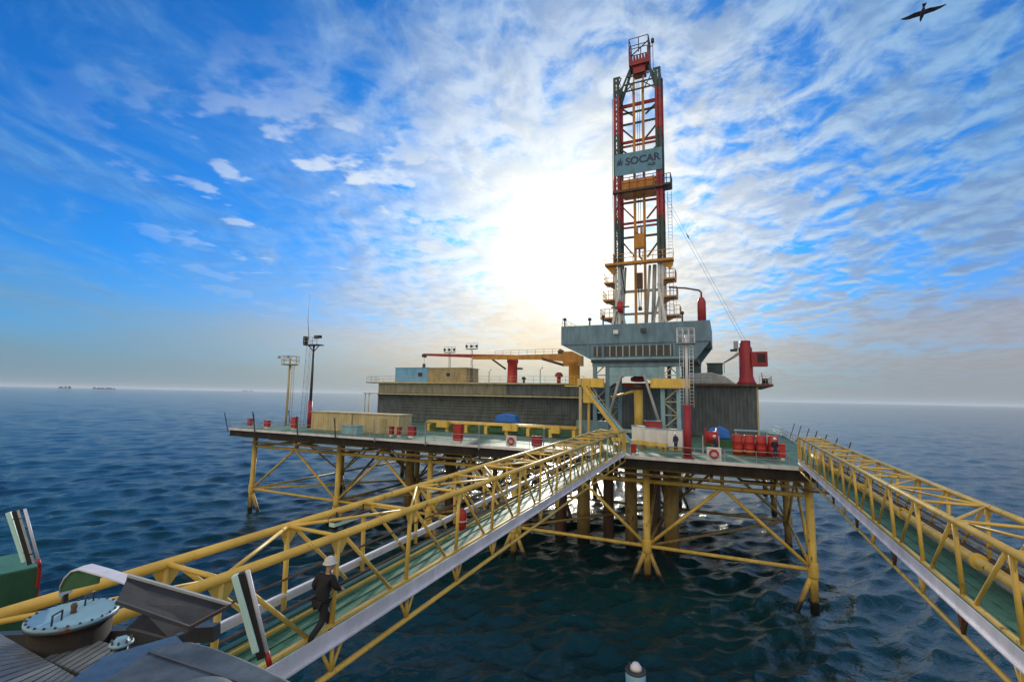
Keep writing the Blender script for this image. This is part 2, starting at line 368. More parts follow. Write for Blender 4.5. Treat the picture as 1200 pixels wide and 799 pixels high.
for j, y in enumerate(ROWS):
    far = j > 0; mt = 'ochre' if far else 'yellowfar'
    for i, x in enumerate(LX):
        r = .30 if not far else .36
        if not (j >= 2 and i == 0): pass
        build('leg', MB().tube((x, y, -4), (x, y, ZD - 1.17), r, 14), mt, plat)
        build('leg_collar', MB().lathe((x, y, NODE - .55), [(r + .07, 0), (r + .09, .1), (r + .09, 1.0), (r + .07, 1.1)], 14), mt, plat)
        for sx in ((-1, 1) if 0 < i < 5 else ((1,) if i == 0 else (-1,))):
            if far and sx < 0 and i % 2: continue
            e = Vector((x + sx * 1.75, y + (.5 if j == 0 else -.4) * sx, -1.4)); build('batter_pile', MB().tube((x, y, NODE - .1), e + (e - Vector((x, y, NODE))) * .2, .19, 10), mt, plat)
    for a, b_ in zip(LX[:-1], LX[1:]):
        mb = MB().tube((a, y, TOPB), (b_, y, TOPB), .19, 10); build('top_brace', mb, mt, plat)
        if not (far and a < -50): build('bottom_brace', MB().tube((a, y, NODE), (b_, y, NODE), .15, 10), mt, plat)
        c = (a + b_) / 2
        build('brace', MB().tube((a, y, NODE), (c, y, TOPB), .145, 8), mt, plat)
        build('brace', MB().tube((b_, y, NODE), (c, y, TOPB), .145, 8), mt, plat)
        build('hanger', MB().tube((c, y, TOPB - .2), (c, y, ZD - 1.17), .15, 8), mt, plat)
for j, (y0, y1) in enumerate(zip(ROWS[:-1], ROWS[1:])):
    for i, x in enumerate(LX):
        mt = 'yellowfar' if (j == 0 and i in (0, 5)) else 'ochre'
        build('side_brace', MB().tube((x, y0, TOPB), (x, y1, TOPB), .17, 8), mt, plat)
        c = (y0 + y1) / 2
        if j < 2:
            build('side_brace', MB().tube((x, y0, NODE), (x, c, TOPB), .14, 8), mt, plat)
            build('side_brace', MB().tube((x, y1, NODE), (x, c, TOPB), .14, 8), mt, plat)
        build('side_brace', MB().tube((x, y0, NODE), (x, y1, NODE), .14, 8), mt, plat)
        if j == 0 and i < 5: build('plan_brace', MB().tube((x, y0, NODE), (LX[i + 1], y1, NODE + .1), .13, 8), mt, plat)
# well conductors below the derrick, pipes and cable trays under the deck
for k, (x, y, r) in enumerate([(-5.3, 52, .75), (-7.3, 54.5, .7), (-9.5, 53, .65), (-12.4, 55, .6), (-14.6, 52.5, .7), (-17.6, 53.5, .65), (-22.5, 54, .75), (-34, 56, .7), (-38.5, 53, .6)]):
    build('conductor', MB().tube((x, y, -4), (x, y, ZD - .8), r, 16), 'brown' if k % 2 else 'ochre', plat)
for y, z, r, mt in ((42.8, 9.1, .10, 'ochre'), (45.2, 9.25, .14, 'yellowfar'), (46.0, 9.2, .09, 'grey'), (46.5, 9.2, .09, 'brown'), (50, 9.1, .16, 'ochre'), (58, 9.2, .2, 'brown')):
    build('pipe', MB().tube((X0 + 4, y, z), (X1 - .6, y, z), r, 8), mt, plat)
for x in (-48, -35.6, -24.5, -12.8, -1.2, 3.6):
    build('pipe', MB().tube((x, YF + .4, 9.15), (x, 90, 9.15), .13, 8), 'ochre', plat)
for q in range(16): tray = MB().box(X0 + 2 + q * 4.2, X0 + 4.9 + q * 4.2, 42.5 + (q % 3) * .9, 42.95 + (q % 3) * .9, 8.95 - (q % 2) * .12, 9.05 - (q % 2) * .12); build('cable_tray', tray, 'brown', plat)
# railings
build('railing', rail_mb([(X0 + .1, YF + .1, ZD), (-10.6, YF + .1, ZD)], step=2.1), 'grey', plat)
build('railing', rail_mb([(-6.9, YF + .1, ZD), (4.4, YF + .1, ZD)], step=2.4), 'grey', plat)
build('railing', rail_mb([(X0 + .1, YF + .1, ZD), (X0 + .1, 70, ZD)], step=2.2), 'grey', plat)
build('railing', rail_mb([(X1 - .1, YF + 1, ZD), (X1 - .1, 90, ZD)], step=2.2), 'grey', plat)
def lean_post(x, y, dx, dy, mt='dark', h=2.1):
    build('stanchion', MB().bar((x, y, ZD - .3), (x + dx, y + dy, ZD + h), .11, .09), mt, plat)
for x in (-59.6, -54.5, -47, -41, -35.3, -28.6, -22.3, -15.5): lean_post(x, YF - .14, .25 if x > -59 else -.2, -.55, 'dark' if x < -36 else 'grey')
for y in (43, 47.5, 52, 57, 62, 68, 74): lean_post(X1 + .15, y, .75, -.1)
for y in (46, 52, 58): lean_post(X0 - .15, y, -.7, 0)
# ------------------------------------------------------------------ the two walkway bridges
def bridge(xn, xf, zt, zk, y0, y1, label, right=False):
    """xn/xf: x of the inner and outer truss as functions of y"""
    br = thing('truss_bridge', label, 'bridge', (xn(y0), y0, zk))
    P = lambda fx, y, z: Vector((fx(y), y, z))
    st = 2.45; ys = []; y = y0
    while y < y1 - .3: ys.append(y); y += st
    ys.append(y1)
    for nm, fx in (('top_chord', xn), ('top_chord', xf)):
        build(nm, MB().tube(P(fx, y0 - 1.5, zt), P(fx, y1, zt), .080, 14), 'yellow', br)
        sgn = -1 if (fx is xn) == right else 1
        out = lambda y, fx=fx, s=sgn: fx(y) + s * .07
        raised = (fx is xf and not right); dz_ = .36 if raised else 0.
        if raised: build('cable_tray', MB().bar((xf(y0) + .16, y0 - .6, zk + .22), (xf(y1) + .16, y1, zk + .20), .14, .05), 'green2', br); build('edge_beam', MB().bar((xf(y0) + .30, y0 - .6, zk + .16), (xf(y1) + .30, y1, zk + .16), .06, .07), 'yellow', br)
        build('kick_plate', MB().bar(P(out, y0 - .6, zk + .17 + dz_), P(out, y1, zk + .17 + dz_), .02, .30 - dz_ * .3), 'white', br)
        build('flange', MB().bar(P(out, y0 - .6, zk + .015), P(out, y1, zk + .015), .15, .03), 'white', br)
        ins = lambda y, fx=fx, s=sgn: fx(y) - s * .05
        build('edge_beam', MB().bar(P(ins, y0 - .6, zk + .33 + dz_ * .9), P(ins, y1, zk + .33 + dz_ * .9), .09, .06), 'white' if raised else 'yellow', br)
        low = lambda y, fx=fx, s=sgn: fx(y) - s * .0
        build('bottom_chord', MB().tube(P(low, y0 - 1.5, zk - .55), P(low, y1, zk - .55), .06, 8), 'yellow', br)
        for k, y in enumerate(ys):
            build('post', MB().tube(P(ins, y, zk + .34), P(fx, y, zt), .052, 8), 'yellow', br)
            hm = MB().tube(P(low, y, zk - .02), P(low, y, zk - .55), .045, 6)
            hm.tube(P(low, y - .28, zk - .02), P(low, y, zk - .52), .035, 6); hm.tube(P(low, y + .28, zk - .02), P(low, y, zk - .52), .035, 6)
            build('hanger', hm, 'brown' if right and k % 2 else 'yellow', br)
            if k < len(ys) - 1:
                y2 = y + (ys[k + 1] - y) * .76
                if right: a, b_ = P(fx, ys[k + 1] - .1, zt), P(ins, y + (ys[k + 1] - y) * .24, zk + .48); 
                else: a, b_ = P(fx, y + .12, zt), P(ins, y2, zk + .34)
                if right: a, b_ = P(fx, y + .12, zt), P(ins, y2, zk + .34)
                build('diagonal', MB().tube(a, b_, .042, 8), 'yellow', br)
                g_ = MB().prism([P(fx, y - .22, zt - .05), P(fx, y + .32, zt - .05), P(fx, y + .1, zt - .34), P(fx, y - .06, zt - .34)], (.012, 0, 0)); build('gusset', g_, 'yellow', br)
    for k, y in enumerate(ys):
        build('cross_tie', MB().tube(P(xn, y, zt), P(xf, y, zt), .04, 8), 'yellow', br)
        if k < len(ys) - 1:
            y2 = ys[k + 1]; a, b_ = (xn, xf) if k % 2 else (xf, xn)
            build('cross_brace', MB().tube(P(a, y, zt), P(b_, y2, zt), .036, 8), 'yellow', br)
        build('cross_beam', MB().bar(P(xn, y, zk + .0), P(xf, y, zk + .0), .1, .15), 'brown', br)
    seg = 0; y = y0 - .6
    wk = MB()
    s1 = .1 if not right else .1
    while y < y1 - .01:
        e = min(y + 2.45, y1)
        xa, xb = sorted((xn(y), xf(y))); xc, xd = sorted((xn(e), xf(e)))
        wk.add([(xa + .1, y + .006, zk + .13), (xb - .1, y + .006, zk + .13), (xd - .1, e - .006, zk + .13), (xc + .1, e - .006, zk + .13),
                (xa + .1, y + .006, zk + .10), (xb - .1, y + .006, zk + .10), (xd - .1, e - .006, zk + .10), (xc + .1, e - .006, zk + .10)],
               [(0, 1, 2, 3), (7, 6, 5, 4), (0, 4, 5, 1), (1, 5, 6, 2), (2, 6, 7, 3), (3, 7, 4, 0)])
        for t in (.25, .5, .75):                 # seams between the planks
            xs, xe = xa + .1 + (xb - xa - .2) * t, xc + .1 + (xd - xc - .2) * t
            wk.bar((xs, y + .01, zk + .142), (xe, e - .01, zk + .142), .022, .02)
        y = e
    build('walkway', wk, 'green', br)
    for fx, s in ((xn, 1), (xf, -1)):              # end frames
        s = s if right else -s
        for yy in (y1, ):
            build('end_post', MB().bar((fx(yy) , yy + .02, zk + .2), (fx(yy), yy + .02, zt + .06), .16, .16), 'yellow', br)
    build('end_plate', MB().box(min(xn(y1), xn(y1) + .0) - .02, xn(y1) + .02, y1 - 1.3, y1 - .1, zk + .5, zt - .1) if not right else MB().box(xn(y1) - .02, xn(y1) + .02, y1 - 1., y1 - .1, zk + .5, zt - .1), 'yellow', br)
    return br
Ln = lambda y: -6.865 - .027 * y; Lf = lambda y: -8.13 - .047 * y
lb = bridge(Ln, Lf, 12.78, 10.78, 2.57, 41.9, 'yellow truss bridge with green walkway, the left one, a man walking on it')
Rn = lambda y: 4.6 + .01 * y; Rf = lambda y: 6.15 + .006 * y
rb = bridge(Rn, Rf, 12.95, 11.0, 2.2, 41.9, 'yellow truss bridge at right carrying a fat yellow pipe', True)
pm = MB().tube((5.80, 1.0, 11.62), (6.05, 43.5, 11.5), .13, 16); pm.mi = [0] * len(pm.mi)
build('pipeline', pm, 'yellow', rb)
for k in range(7): y = 5 + k * 5.8; fl = MB().tube((5.80 + .0059 * y, y, 11.62 - .0028 * y), (5.80 + .0059 * y + .001, y + .14, 11.62 - .0028 * y), .20, 16); build('pipe_flange', fl, 'yellow', rb)
for k, (ox, oz, rr, mt) in enumerate(((.24, .06, .035, 'brown'), (.36, .06, .03, 'brown'), (.18, .30, .03, 'ochre'), (.34, .34, .04, 'brown'))):
    build('small_pipe', MB().tube((5.80 + ox, 1., 11.62 + oz), (6.0 + ox, 43, 11.5 + oz), rr, 8), mt, rb)
for side in (0, 1):
    build('handrail', MB().tube((Ln(3) - .16, 2.3, 11.75) if side == 0 else (Lf(3) + .12, 2.3, 11.75), (Ln(42) - .16, 41.9, 11.75) if side == 0 else (Lf(42) + .12, 41.9, 11.75), .022, 6), 'brown', lb)
# ------------------------------------------------------------------ tube lamps on the left bridge
def tube_light(p, q, label):
    p, q = Vector(p), Vector(q); t = thing('tube_light', label, 'lamp', p, 'long lamps hung under the far top chord of the left bridge')
    up = Vector((0, 0, 1)); a = (q - p).normalized()
    build('diffuser', MB().bar(p, q, .16, .10), 'lamp', t, bevel=.01)
    build('housing', MB().bar(p + up * .075, q + up * .075, .19, .05), 'dark', t)
    for s in (.12, .88): build('bracket', MB().bar(p.lerp(q, s) + up * .1, p.lerp(q, s) + up * .26, .03, .03), 'dark', t)
for k, (y, nm) in enumerate(((8.6, 'nearest'), (13.0, 'second'), (20.0, 'third'), (29.0, 'farthest'))):
    tube_light((Lf(y) + .16, y, 12.56), (Lf(y + 1.25) + .16, y + 1.25, 12.56), 'turquoise tube lamp under the left bridge chord, %s of the row' % nm)
# extinguisher case / life ring hung on the near truss at x 544 px
p = aty(544, 610, 13.05)
lr = thing('fire_hose_case', 'red case hanging on the railing of the left bridge, halfway along', 'fire case', (Ln(13) - .12, 13.0, 11.75))
mb = MB().lathe((Ln(13) - .2, 12.95, 11.5), [(.03, 0), (.13, .06), (.15, .2), (.15, .5), (.1, .62), (.04, .66)], 14); build('body', mb, 'red', lr)
build('strap', MB().lathe((Ln(13) - .2, 12.95, 11.78), [(.155, 0), (.158, .04)], 14), 'white', lr)
build('hook', MB().tube((Ln(13) - .2, 12.95, 12.12), (Ln(13) - .02, 13, 12.3), .015, 5), 'dark', lr)
# ------------------------------------------------------------------ building blocks of modules
def corrugated(x0, x1, y, z0, z1, pitch=.45, dep=.05, z_panels=1):
    mb = MB(); n = int((x1 - x0) / pitch)
    xs = []
    for i in range(n):
        a = x0 + (x1 - x0) * i / n; w = (x1 - x0) / n
        xs += [(a, y), (a + w * .4, y), (a + w * .5, y - dep), (a + w * .9, y - dep)]
    xs.append((x1, y)); vs = [(a, b, z) for z in (z0, z1) for a, b in xs]; L = len(xs)
    return mb.add(vs, [(k, k + 1, L + k + 1, L + k) for k in range(L - 1)])
def corrugated_x(x, y0, y1, z0, z1, dep=.09, s=1):
    mb = corrugated(y0, y1, 0, z0, z1, dep=dep); mb.v = [Vector((x - v.y * s, v.x, v.z)) for v in mb.v]; return mb
ZR, ZL = 17.55, 15.6
mod = thing('module_block', 'long grey corrugated module block with a cream ledge along its front', 'building', (-39.5, 71, ZD))
a0, a1 = -59.6, -18.9
core = MB().box(a0 + .05, a1 - .05, 71.05, 92, ZD + .05, ZR - .05); build('wall', core, 'slate', mod)
build('upper_cladding', corrugated(a0, -33., 71, ZL + .2, ZR), 'olive', mod)
build('upper_cladding', corrugated(-33., a1, 71, ZL + .2, ZR), 'slate', mod)
for k in range(6):
    x = a0 + (a1 - a0) * k / 6; build('cladding_panel', corrugated(x + .05, x + (a1 - a0) / 6 - .05, 71, ZD + .1, ZL - .2), ('slate', 'slate', 'blue', 'slate', 'slate', 'slate')[k] if k != 2 else 'slate', mod)
build('cladding_panel', corrugated_x(a0, 71, 92, ZD + .1, ZR, s=-1), 'olive', mod)
build('roof', MB().box(a0 - .3, a1 + .3, 70.4, 92.2, ZR, ZR + .22), 'cream', mod)
build('ledge', MB().box(a0 - 2.2, a1 + .6, 69.4, 70.95, ZL - .12, ZL + .08), 'cream', mod)
bb = MB()
for k in range(7): x = a0 + 1 + k * 6.6; bb.bar((x, 69.6, ZL - .12), (x, 70.9, ZL - 1.2), .1)
build('ledge_bracket', bb, 'brown', mod)
for x in (a0 - 2., a0 - 1.1): build('column', MB().tube((x, 69.8, ZD), (x, 69.8, ZL - .1), .09, 8), 'cream', mod)
for z in (11.6, 12.3, 12.9, 13.4, 13.9, 14.3, 14.8): build('conduit', MB().tube((a0 + 3 * (z - 12), 70.8, z), (a1 - (z - 12) * 4, 70.8, z), .05, 6), 'olive', mod)
build('railing', rail_mb([(a0 - .2, 70.6, ZR + .22), (-50.5, 70.6, ZR + .22)], step=1.6), 'cream', mod)
build('railing', rail_mb([(-42, 70.6, ZR + .22), (-22, 70.6, ZR + .22)], step=2.0), 'cream', mod)
build('balcony', MB().box(a0 - 2.6, a0 - .35, 70.4, 74, ZR + .0, ZR + .15), 'brown', mod)
build('railing', rail_mb([(a0 - .3, 70.5, ZR + .15), (a0 - 2.5, 70.5, ZR + .15), (a0 - 2.5, 74, ZR + .15)], step=1.2), 'grey', mod)
m2 = thing('module_block', 'grey module block with overhanging flat roof right of the derrick', 'building', (-6, 71, ZD))
build('wall', MB().box(-16.5, 3.95, 71.05, 92, ZD + .05, ZR - .05), 'slate', m2)
build('cladding_panel', corrugated(-16.5, -5.4, 71, ZD + .1, ZR), 'slate', m2)
build('cladding_panel', corrugated(-5.4, 4.0, 71, ZD + .1, ZR), 'slate', m2)
build('cladding_panel', corrugated_x(4.0, 71, 92, ZD + .1, ZR, s=1), 'olive', m2)
build('corner_trim', MB().box(3.93, 4.14, 70.86, 71.1, ZD + .1, ZR), 'cream', m2)
build('roof', MB().box(-17, 5.9, 70.2, 92.2, ZR, ZR + .28), 'brown', m2)
build('railing', rail_mb([(-5, 70.4, ZR + .28), (-1.6, 70.4, ZR + .28)], step=1.), 'white', m2)
build('railing', rail_mb([(4.3, 70.4, ZR + .28), (5.75, 70.4, ZR + .28), (5.75, 80, ZR + .28)], step=.9), 'grey', m2)
# roof cabins
def cabin(x0, x1, y0, y1, z0, z1, mt, label, win):
    t = thing('roof_cabin', label, 'cabin', ((x0 + x1) / 2, (y0 + y1) / 2, z0))
    build('wall', MB().box(x0, x1, y0 + .09, y1, z0, z1), mt, t)
    build('cladding_panel', corrugated(x0, x1, y0, z0 + .02, z1 - .02, .4, .05), mt, t)
    build('roof', MB().box(x0 - .12, x1 + .12, y0 - .12, y1 + .1, z1, z1 + .1), mt, t)
    for a, b_, c, e in win:
        w = build('window', MB().box(a, b_, y0 - .1, y0 - .055, c, e), 'grey', t); build('pane', MB().box(a + .08, b_ - .08, y0 - .115, y0 - .1, c + .08, e - .08), 'black', w)
    return t
RF = ZR + .22
cabin(-59.0, -51.3, 75, 79, RF, 20.6, 'cabin', 'sky blue cabin on the roof at the left end of the long block', [(-53.6, -52.5, 18.9, 19.8)])
cabin(-51.0, -42.6, 74.6, 79, RF, 20.5, 'tan', 'tan corrugated cabin beside the sky blue one on the roof', [(-47, -46, 18.9, 19.7)])
# cream container on the deck
t = thing('deck_container', 'long cream corrugated container standing on the left deck', 'container', (-43.6, 47.5, ZD))
build('wall', MB().box(-51, -36.4, 47.6, 50, ZD + .02, 12.95), 'cream', t)
build('cladding_panel', corrugated(-51, -43.9, 47.5, ZD + .05, 12.9, .42, .06), 'cream', t)
build('cladding_panel', corrugated(-43.7, -36.4, 47.5, ZD + .05, 12.9, .42, .06), 'cream', t)
build('roof', MB().box(-51.1, -36.3, 47.35, 50.1, 12.95, 13.05), 'cream', t)
build('door', MB().box(-39.2, -38.3, 47.36, 47.42, ZD + .1, 12.5), 'tan', t)
t = thing('storage_crate', 'pale teal crate on the deck before the cream container', 'crate', (-41.6, 45.2, ZD))
build('box', MB().box(-42.8, -40.5, 44.7, 45.8, ZD + .01, ZD + .95), 'paleblue', t); build('lid', MB().box(-42.9, -40.4, 44.6, 45.9, ZD + .95, ZD + 1.05), 'paleblue', t)
# ------------------------------------------------------------------ drill floor, substructure
df = thing('drill_floor', 'blue grey box shaped drill floor on tall legs under the derrick', 'rig substructure', (-9.5, 61, ZD))
FX0, FX1, FY0, FY1, FZ0, FZ1 = -19.2, -1.25, 58.0, 68.0, 22.3, 24.75
mb = MB(); mb.box(FX0, FX1, FY0, FY1, FZ0, FZ1); build('floor_box', mb, 'blue', df, bevel=.04)
ch = MB().prism([(FX0 + .1, FY0 + .12, FZ0 - .003), (FX1 - .1, FY0 + .12, FZ0 - .003), (-2.9, FY0 + .12, 20.2), (-14.9, FY0 + .12, 20.2)], (0, .15, 0)); ch.prism([(FX0 + .1, FY1 - .3, FZ0 - .003), (FX1 - .1, FY1 - .3, FZ0 - .003), (-2.9, FY1 - .3, 20.2), (-14.9, FY1 - .3, 20.2)], (0, .15, 0))
build('lower_skirt', ch, 'blue', df)
build('underside', MB().box(-15.3, -2.7, FY0 + .3, FY1 - .4, 20.0, 20.35), 'dark', df)
wm = MB()
build('window_band', MB().box(-14.9, -5.4, FY0 + .03, FY0 + .117, 20.75, 22.0), 'dark', df)
for k in range(12): x = -14.5 + k * .8; wm.box(x, x + .14, FY0 - .02, FY0 + .028, 20.7, 22.05)
build('mullion', wm, 'grey', df)
build('sill', MB().box(-15.3, -3.0, FY0 - .12, FY0 + .02, 20.35, 20.55), 'paleblue', df)
for x in (-15.6, -13.7, -5.2, -3.4): build('web_plate', MB().box(x - .15, x + .15, FY0 - .04, FY0 + .11, 20.56, 22.28), 'blue', df)
build('railing', rail_mb([(FX0 + .1, FY0 + .1, FZ1), (FX0 + .1, FY1 - .1, FZ1)], step=2), 'dark', df)
tr = MB()
for k in range(11): x = FX0 + .8 + k * 1.66; tr.box(x, x + .05, FY0 - .035, FY0 - .004, FZ0 + .05, FZ1 - .05)
build('stiffener', tr, 'blue', df)
# chevron frame with yellow beam
def lattice(x0, x1, y, z0, z1, name, mt, panels, r=.24, depth=.35, rung=None):
    build(name, MB().box(x0 - r, x0 + r, y, y + depth, z0, z1), mt, df); build(name, MB().box(x1 - r, x1 + r, y, y + depth, z0, z1), mt, df)
    h = (z1 - z0) / panels
    for k in range(panels):
        a, b_ = (x0, x1) if k % 2 else (x1, x0)
        build('lacing', MB().bar((a, y + depth / 2, z0 + k * h), (b_, y + depth / 2, z0 + (k + 1) * h), .14, .12), rung or mt, df)
        build('lacing', MB().bar((x0, y + depth / 2, z0 + k * h), (x1, y + depth / 2, z0 + k * h), .12, .12), rung or mt, df)
lattice(-6.7, -4.9, 58.6, ZD, 20.0, 'leg', 'paleblue', 6, rung='cream')
lattice(-14.9, -13.3, 58.6, ZD, 20.0, 'leg', 'blue', 6)
lattice(-6.7, -4.9, 66.4, ZD, 20.0, 'leg', 'blue', 5)
lattice(-14.9, -13.3, 66.4, ZD, 20.0, 'leg', 'blue', 5)
build('header', MB().box(-13.0, -7.0, 58.4, 58.9, 18.3, 19.4), 'paleblue', df)
for s, x in ((-1, -13.0), (1, -7.0)): build('gusset', MB().prism([(x, 58.45, 18.3), (x - s * 1.9, 58.45, 18.3), (x, 58.45, 17.0)], (0, .3, 0)), 'paleblue', df)
build('knee_brace', MB().tube((-11.6, 58.3, 18.4), (-13.1, 58.2, 13.2), .17, 8), 'grey', df)
build('knee_brace', MB().tube((-8.8, 58.3, 18.6), (-6.9, 58.2, 12.2), .17, 8), 'grey', df)
build('cross_beam', MB().box(-17.0, -13.6, 57.9, 58.35, 16.9, 18.0), 'yellow', df)
build('cross_beam', MB().box(-8.0, -3.6, 57.9, 58.35, 16.9, 18.0), 'yellow', df)
build('base_beam', MB().box(-14.9, -4.6, 58.2, 58.6, ZD + .9, ZD + 1.3), 'paleblue', df)
build('base_beam', MB().box(-17, -13.0, 57.6, 58.2, ZD + .02, ZD + 2.2), 'blue', df)
build('top_beam', MB().box(-15.2, -4.2, 58.55, 59.0, 19.5, 20.0), 'blue', df)
# blowout preventer stack under the floor
bp_ = thing('wellhead_stack', 'yellow wellhead column with red valves between the legs of the drill floor', 'wellhead', (-9.9, 61, ZD))
build('column', MB().tube((-9.9, 61, ZD), (-9.9, 61, 16.7), .55, 16), 'yellow', bp_)
for k, z in enumerate((16.8, 17.7, 18.5)): build('preventer', MB().lathe((-9.9, 61, z), [(.5, 0), (.95, .1), (.95, .55), (.5, .7)], 16), ('brown', 'maroon', 'orange')[k], bp_)
for s in (-1, 1): build('valve', MB().tube((-9.9, 61, 17.3), (-9.9 + s * 1.8, 60.8, 17.3), .26, 10), 'maroon', bp_)
build('choke_line', MB().path([(-9.9, 60.6, 16.6), (-11.8, 60.2, 16.1), (-13.2, 60., 15.7)], .15, 8), 'yellow', bp_)
# stairs and gangway at the left of the substructure
st = thing('stair_tower', 'yellow stair flight rising behind the end of the left bridge', 'stairs', (-15.5, 54, ZD))
build('post', MB().box(-15.45, -15.15, 53.4, 53.7, ZD, 17.8), 'cream', st); build('post', MB().box(-14.75, -14.5, 54.6, 54.9, ZD, 17.8), 'yellow', st)
sf = MB().bar((-14.9, 53.5, 16.9), (-10.2, 53.5, ZD + .2), .16, .42); build('stringer', sf, 'yellow', st)
sf = MB().bar((-14.9, 54.6, 16.9), (-10.2, 54.6, ZD + .2), .16, .42); build('stringer', sf, 'yellow', st)
tb = MB()
for k in range(22): t_ = (k + .5) / 22; x = -14.9 + 4.7 * t_; z = 16.9 + (ZD + .2 - 16.9) * t_; tb.box(x - .14, x + .14, 53.58, 54.52, z + .05, z + .09)
build('tread', tb, 'brown', st)
build('landing', MB().box(-17.2, -14.9, 53.4, 56.5, 16.85, 17.0), 'yellow', st)
build('railing', rail_mb([(-17.1, 53.45, 17.0), (-14.9, 53.45, 17.0), (-10.3, 53.45, ZD + .4)], step=1.3), 'yellow', st)
build('landing_bracket', MB().prism([(-15.0, 53.6, 16.85), (-13.4, 53.6, 15.0), (-15.0, 53.6, 15.0)], (0, .15, 0)), 'yellow', st)
bo = aty(742, 521, 46); to = aty(695, 463, 52)
solo('sloping_pole', 'long pale blue pole leaning from the stairs down to the deck', 'pole', MB().bar(bo, to, .2, .2), 'paleblue', bo)
# ------------------------------------------------------------------ derrick mast
mt_ = thing('derrick_mast', 'tall red and green lattice derrick mast rising from the drill floor', 'derrick', (-9.7, 61, FZ1))
DX0, DX1, DY0, DY1 = -12.75, -6.6, 61.0, 63.6
segs = [(FZ1, 33.2, 'silver'), (33.2, 39.2, 'greenD'), (39.2, 45.6, 'maroon'), (45.6, 51.3, 'greenD'), (51.3, 57.0, 'maroon'), (57.0, 59.9, 'greenD')]
M['greenD'] = material('dark_green_paint', (.035, .07, .065), .45, rust=.15, dirt=.4)
for sx in (0, 1):
    xa, xb = ((DX0, DX0 + .62) if sx == 0 else (DX1 - .62, DX1))
    for z0, z1, c in segs:
        mb = MB()
        for xx in (xa + .07, xb - .07):
            for yy in (DY0, DY1): mb.box(xx - .16, xx + .16, yy - .14, yy + .14, z0 + .01, z1 - .01)
        ls = build('leg_section', mb, c, mt_)
        n = max(2, round((z1 - z0) / 1.5)); build('web_plate', MB().box(xa + .14, xb - .14, DY1 - .05, DY1 + .05, z0 + .01, z1 - .01), c, mt_)
        lc = MB()
        for k in range(n):
            a = z0 + (z1 - z0) * k / n; b_ = z0 + (z1 - z0) * (k + 1) / n
            for yy in (DY0, DY1):
                lc.bar((xa + .07, yy, a), (xb - .07, yy, b_) if k % 2 else (xb - .07, yy, b_), .07)
                lc.bar((xa + .07, yy, b_), (xb - .07, yy, b_), .07)
            for xx in (xa + .07, xb - .07): lc.bar((xx, DY0, a if k % 2 else b_), (xx, DY1, b_ if k % 2 else a), .08); lc.bar((xx, DY0, b_), (xx, DY1, b_), .07)
        build('lacing', lc, c, ls)
# girts and K-bracing at the back of the mast
for z, c, w in ((57.0, 'maroon', .38), (55.9, 'greenD', .2), (54.2, 'greenD', .2), (51.5, 'maroon', .3), (50.9, 'maroon', .2), (45.7, 'maroon', .22), (45.1, 'maroon', .22), (42.6, 'maroon', .22), (39.6, 'maroon', .26), (39.0, 'maroon', .2), (37.6, 'greenD', .22), (30.0, 'grey', .28), (26.9, 'grey', .24)):
    build('girt', MB().bar((DX0, DY1, z), (DX1, DY1, z), .2, w * 1.25), c, mt_)
DM = (DX0 + DX1) / 2
for za, zb, c in ((54.0, 51.7, 'greenD'), (50.7, 48.9, 'greenD'), (57, 55.2, 'greenD'), (42.4, 40, 'maroon'), (37.4, 34.6, 'greenD')):
    for s in (-1, 1):
        f_ = (za + zb) / 2
        build('brace', MB().bar((DM + s * .75, DY1, zb), (DM + s * 2.8, DY1, za), .2), c, mt_)
for za, zb in ():
    for s in (-1, 1): build('brace', MB().bar((DM + s * 2.8, DY1 + .14, za), (DM + s * .75, DY1 + .14, zb), .19), 'greenD', mt_)
for s in (-1, 1):
    build('guide_rail', MB().box(DM + s * .62 - .16, DM + s * .62 + .16, 62.2, 62.45, FZ1, 59.5), 'orange', mt_)
# crown
cx_ = -9.45
for s in (-1, 1):
    build('crown_leg', MB().bar((DM + s * 2.75, 61.6, 56.9), (cx_ + s * 1.25, 62.2, 61.6), .26), 'greenD', mt_)
    build('crown_leg', MB().bar((DM + s * 2.75, 63.5, 56.9), (cx_ + s * 1.25, 62.9, 61.6), .26), 'greenD', mt_)
    build('crown_leg', MB().bar((DM + s * .62, 62.3, 59.3), (cx_ + s * .75, 62.5, 61.6), .2), 'orange', mt_)
    build('crown_frame', MB().bar((DM + s * 3.0, 61, 59.8), (DM + s * 2.2, 61, 59.8), .22), 'greenD', mt_)
    build('brace', MB().bar((DM + s * 3.0, 61, 57.2), (DM + s * 2.1, 61.2, 59.8), .14), 'greenD', mt_)
    build('brace', MB().bar((DM + s * 2.4, 62, 57.6), (DM + s * .6, 62.2, 59.3), .13), 'greenD', mt_)
    build('brace', MB().bar((DM + s * .6, 62, 57.6), (cx_ + s * 1.6, 62.2, 60.1), .12), 'greenD', mt_)
for z in (58.3, 59.3, 60.4): build('girt', MB().bar((DM - 2.6 + (z - 57) * .32, 62.2, z), (DM + 2.6 - (z - 57) * .32, 62.2, z), .16), 'greenD', mt_)
build('crown_block', MB().box(cx_ - 1.35, cx_ + 1.35, 61.6, 63.6, 61.6, 62.3), 'maroon', mt_)
build('crown_block', MB().box(cx_ - .8, cx_ + .8, 61.9, 63.3, 60.5, 61.58), 'maroon', mt_)
for s in (-1, 1): build('crown_cheek', MB().box(cx_ + s * 1.25 - .12, cx_ + s * 1.25 + .12, 61.6, 63.6, 62.3, 64.1), 'maroon', mt_)
for k in range(5): build('sheave', MB().tube((cx_ - .8 + k * .4, 62.6, 62.9), (cx_ - .62 + k * .4, 62.6, 62.9), .62, 20), 'maroon', mt_)
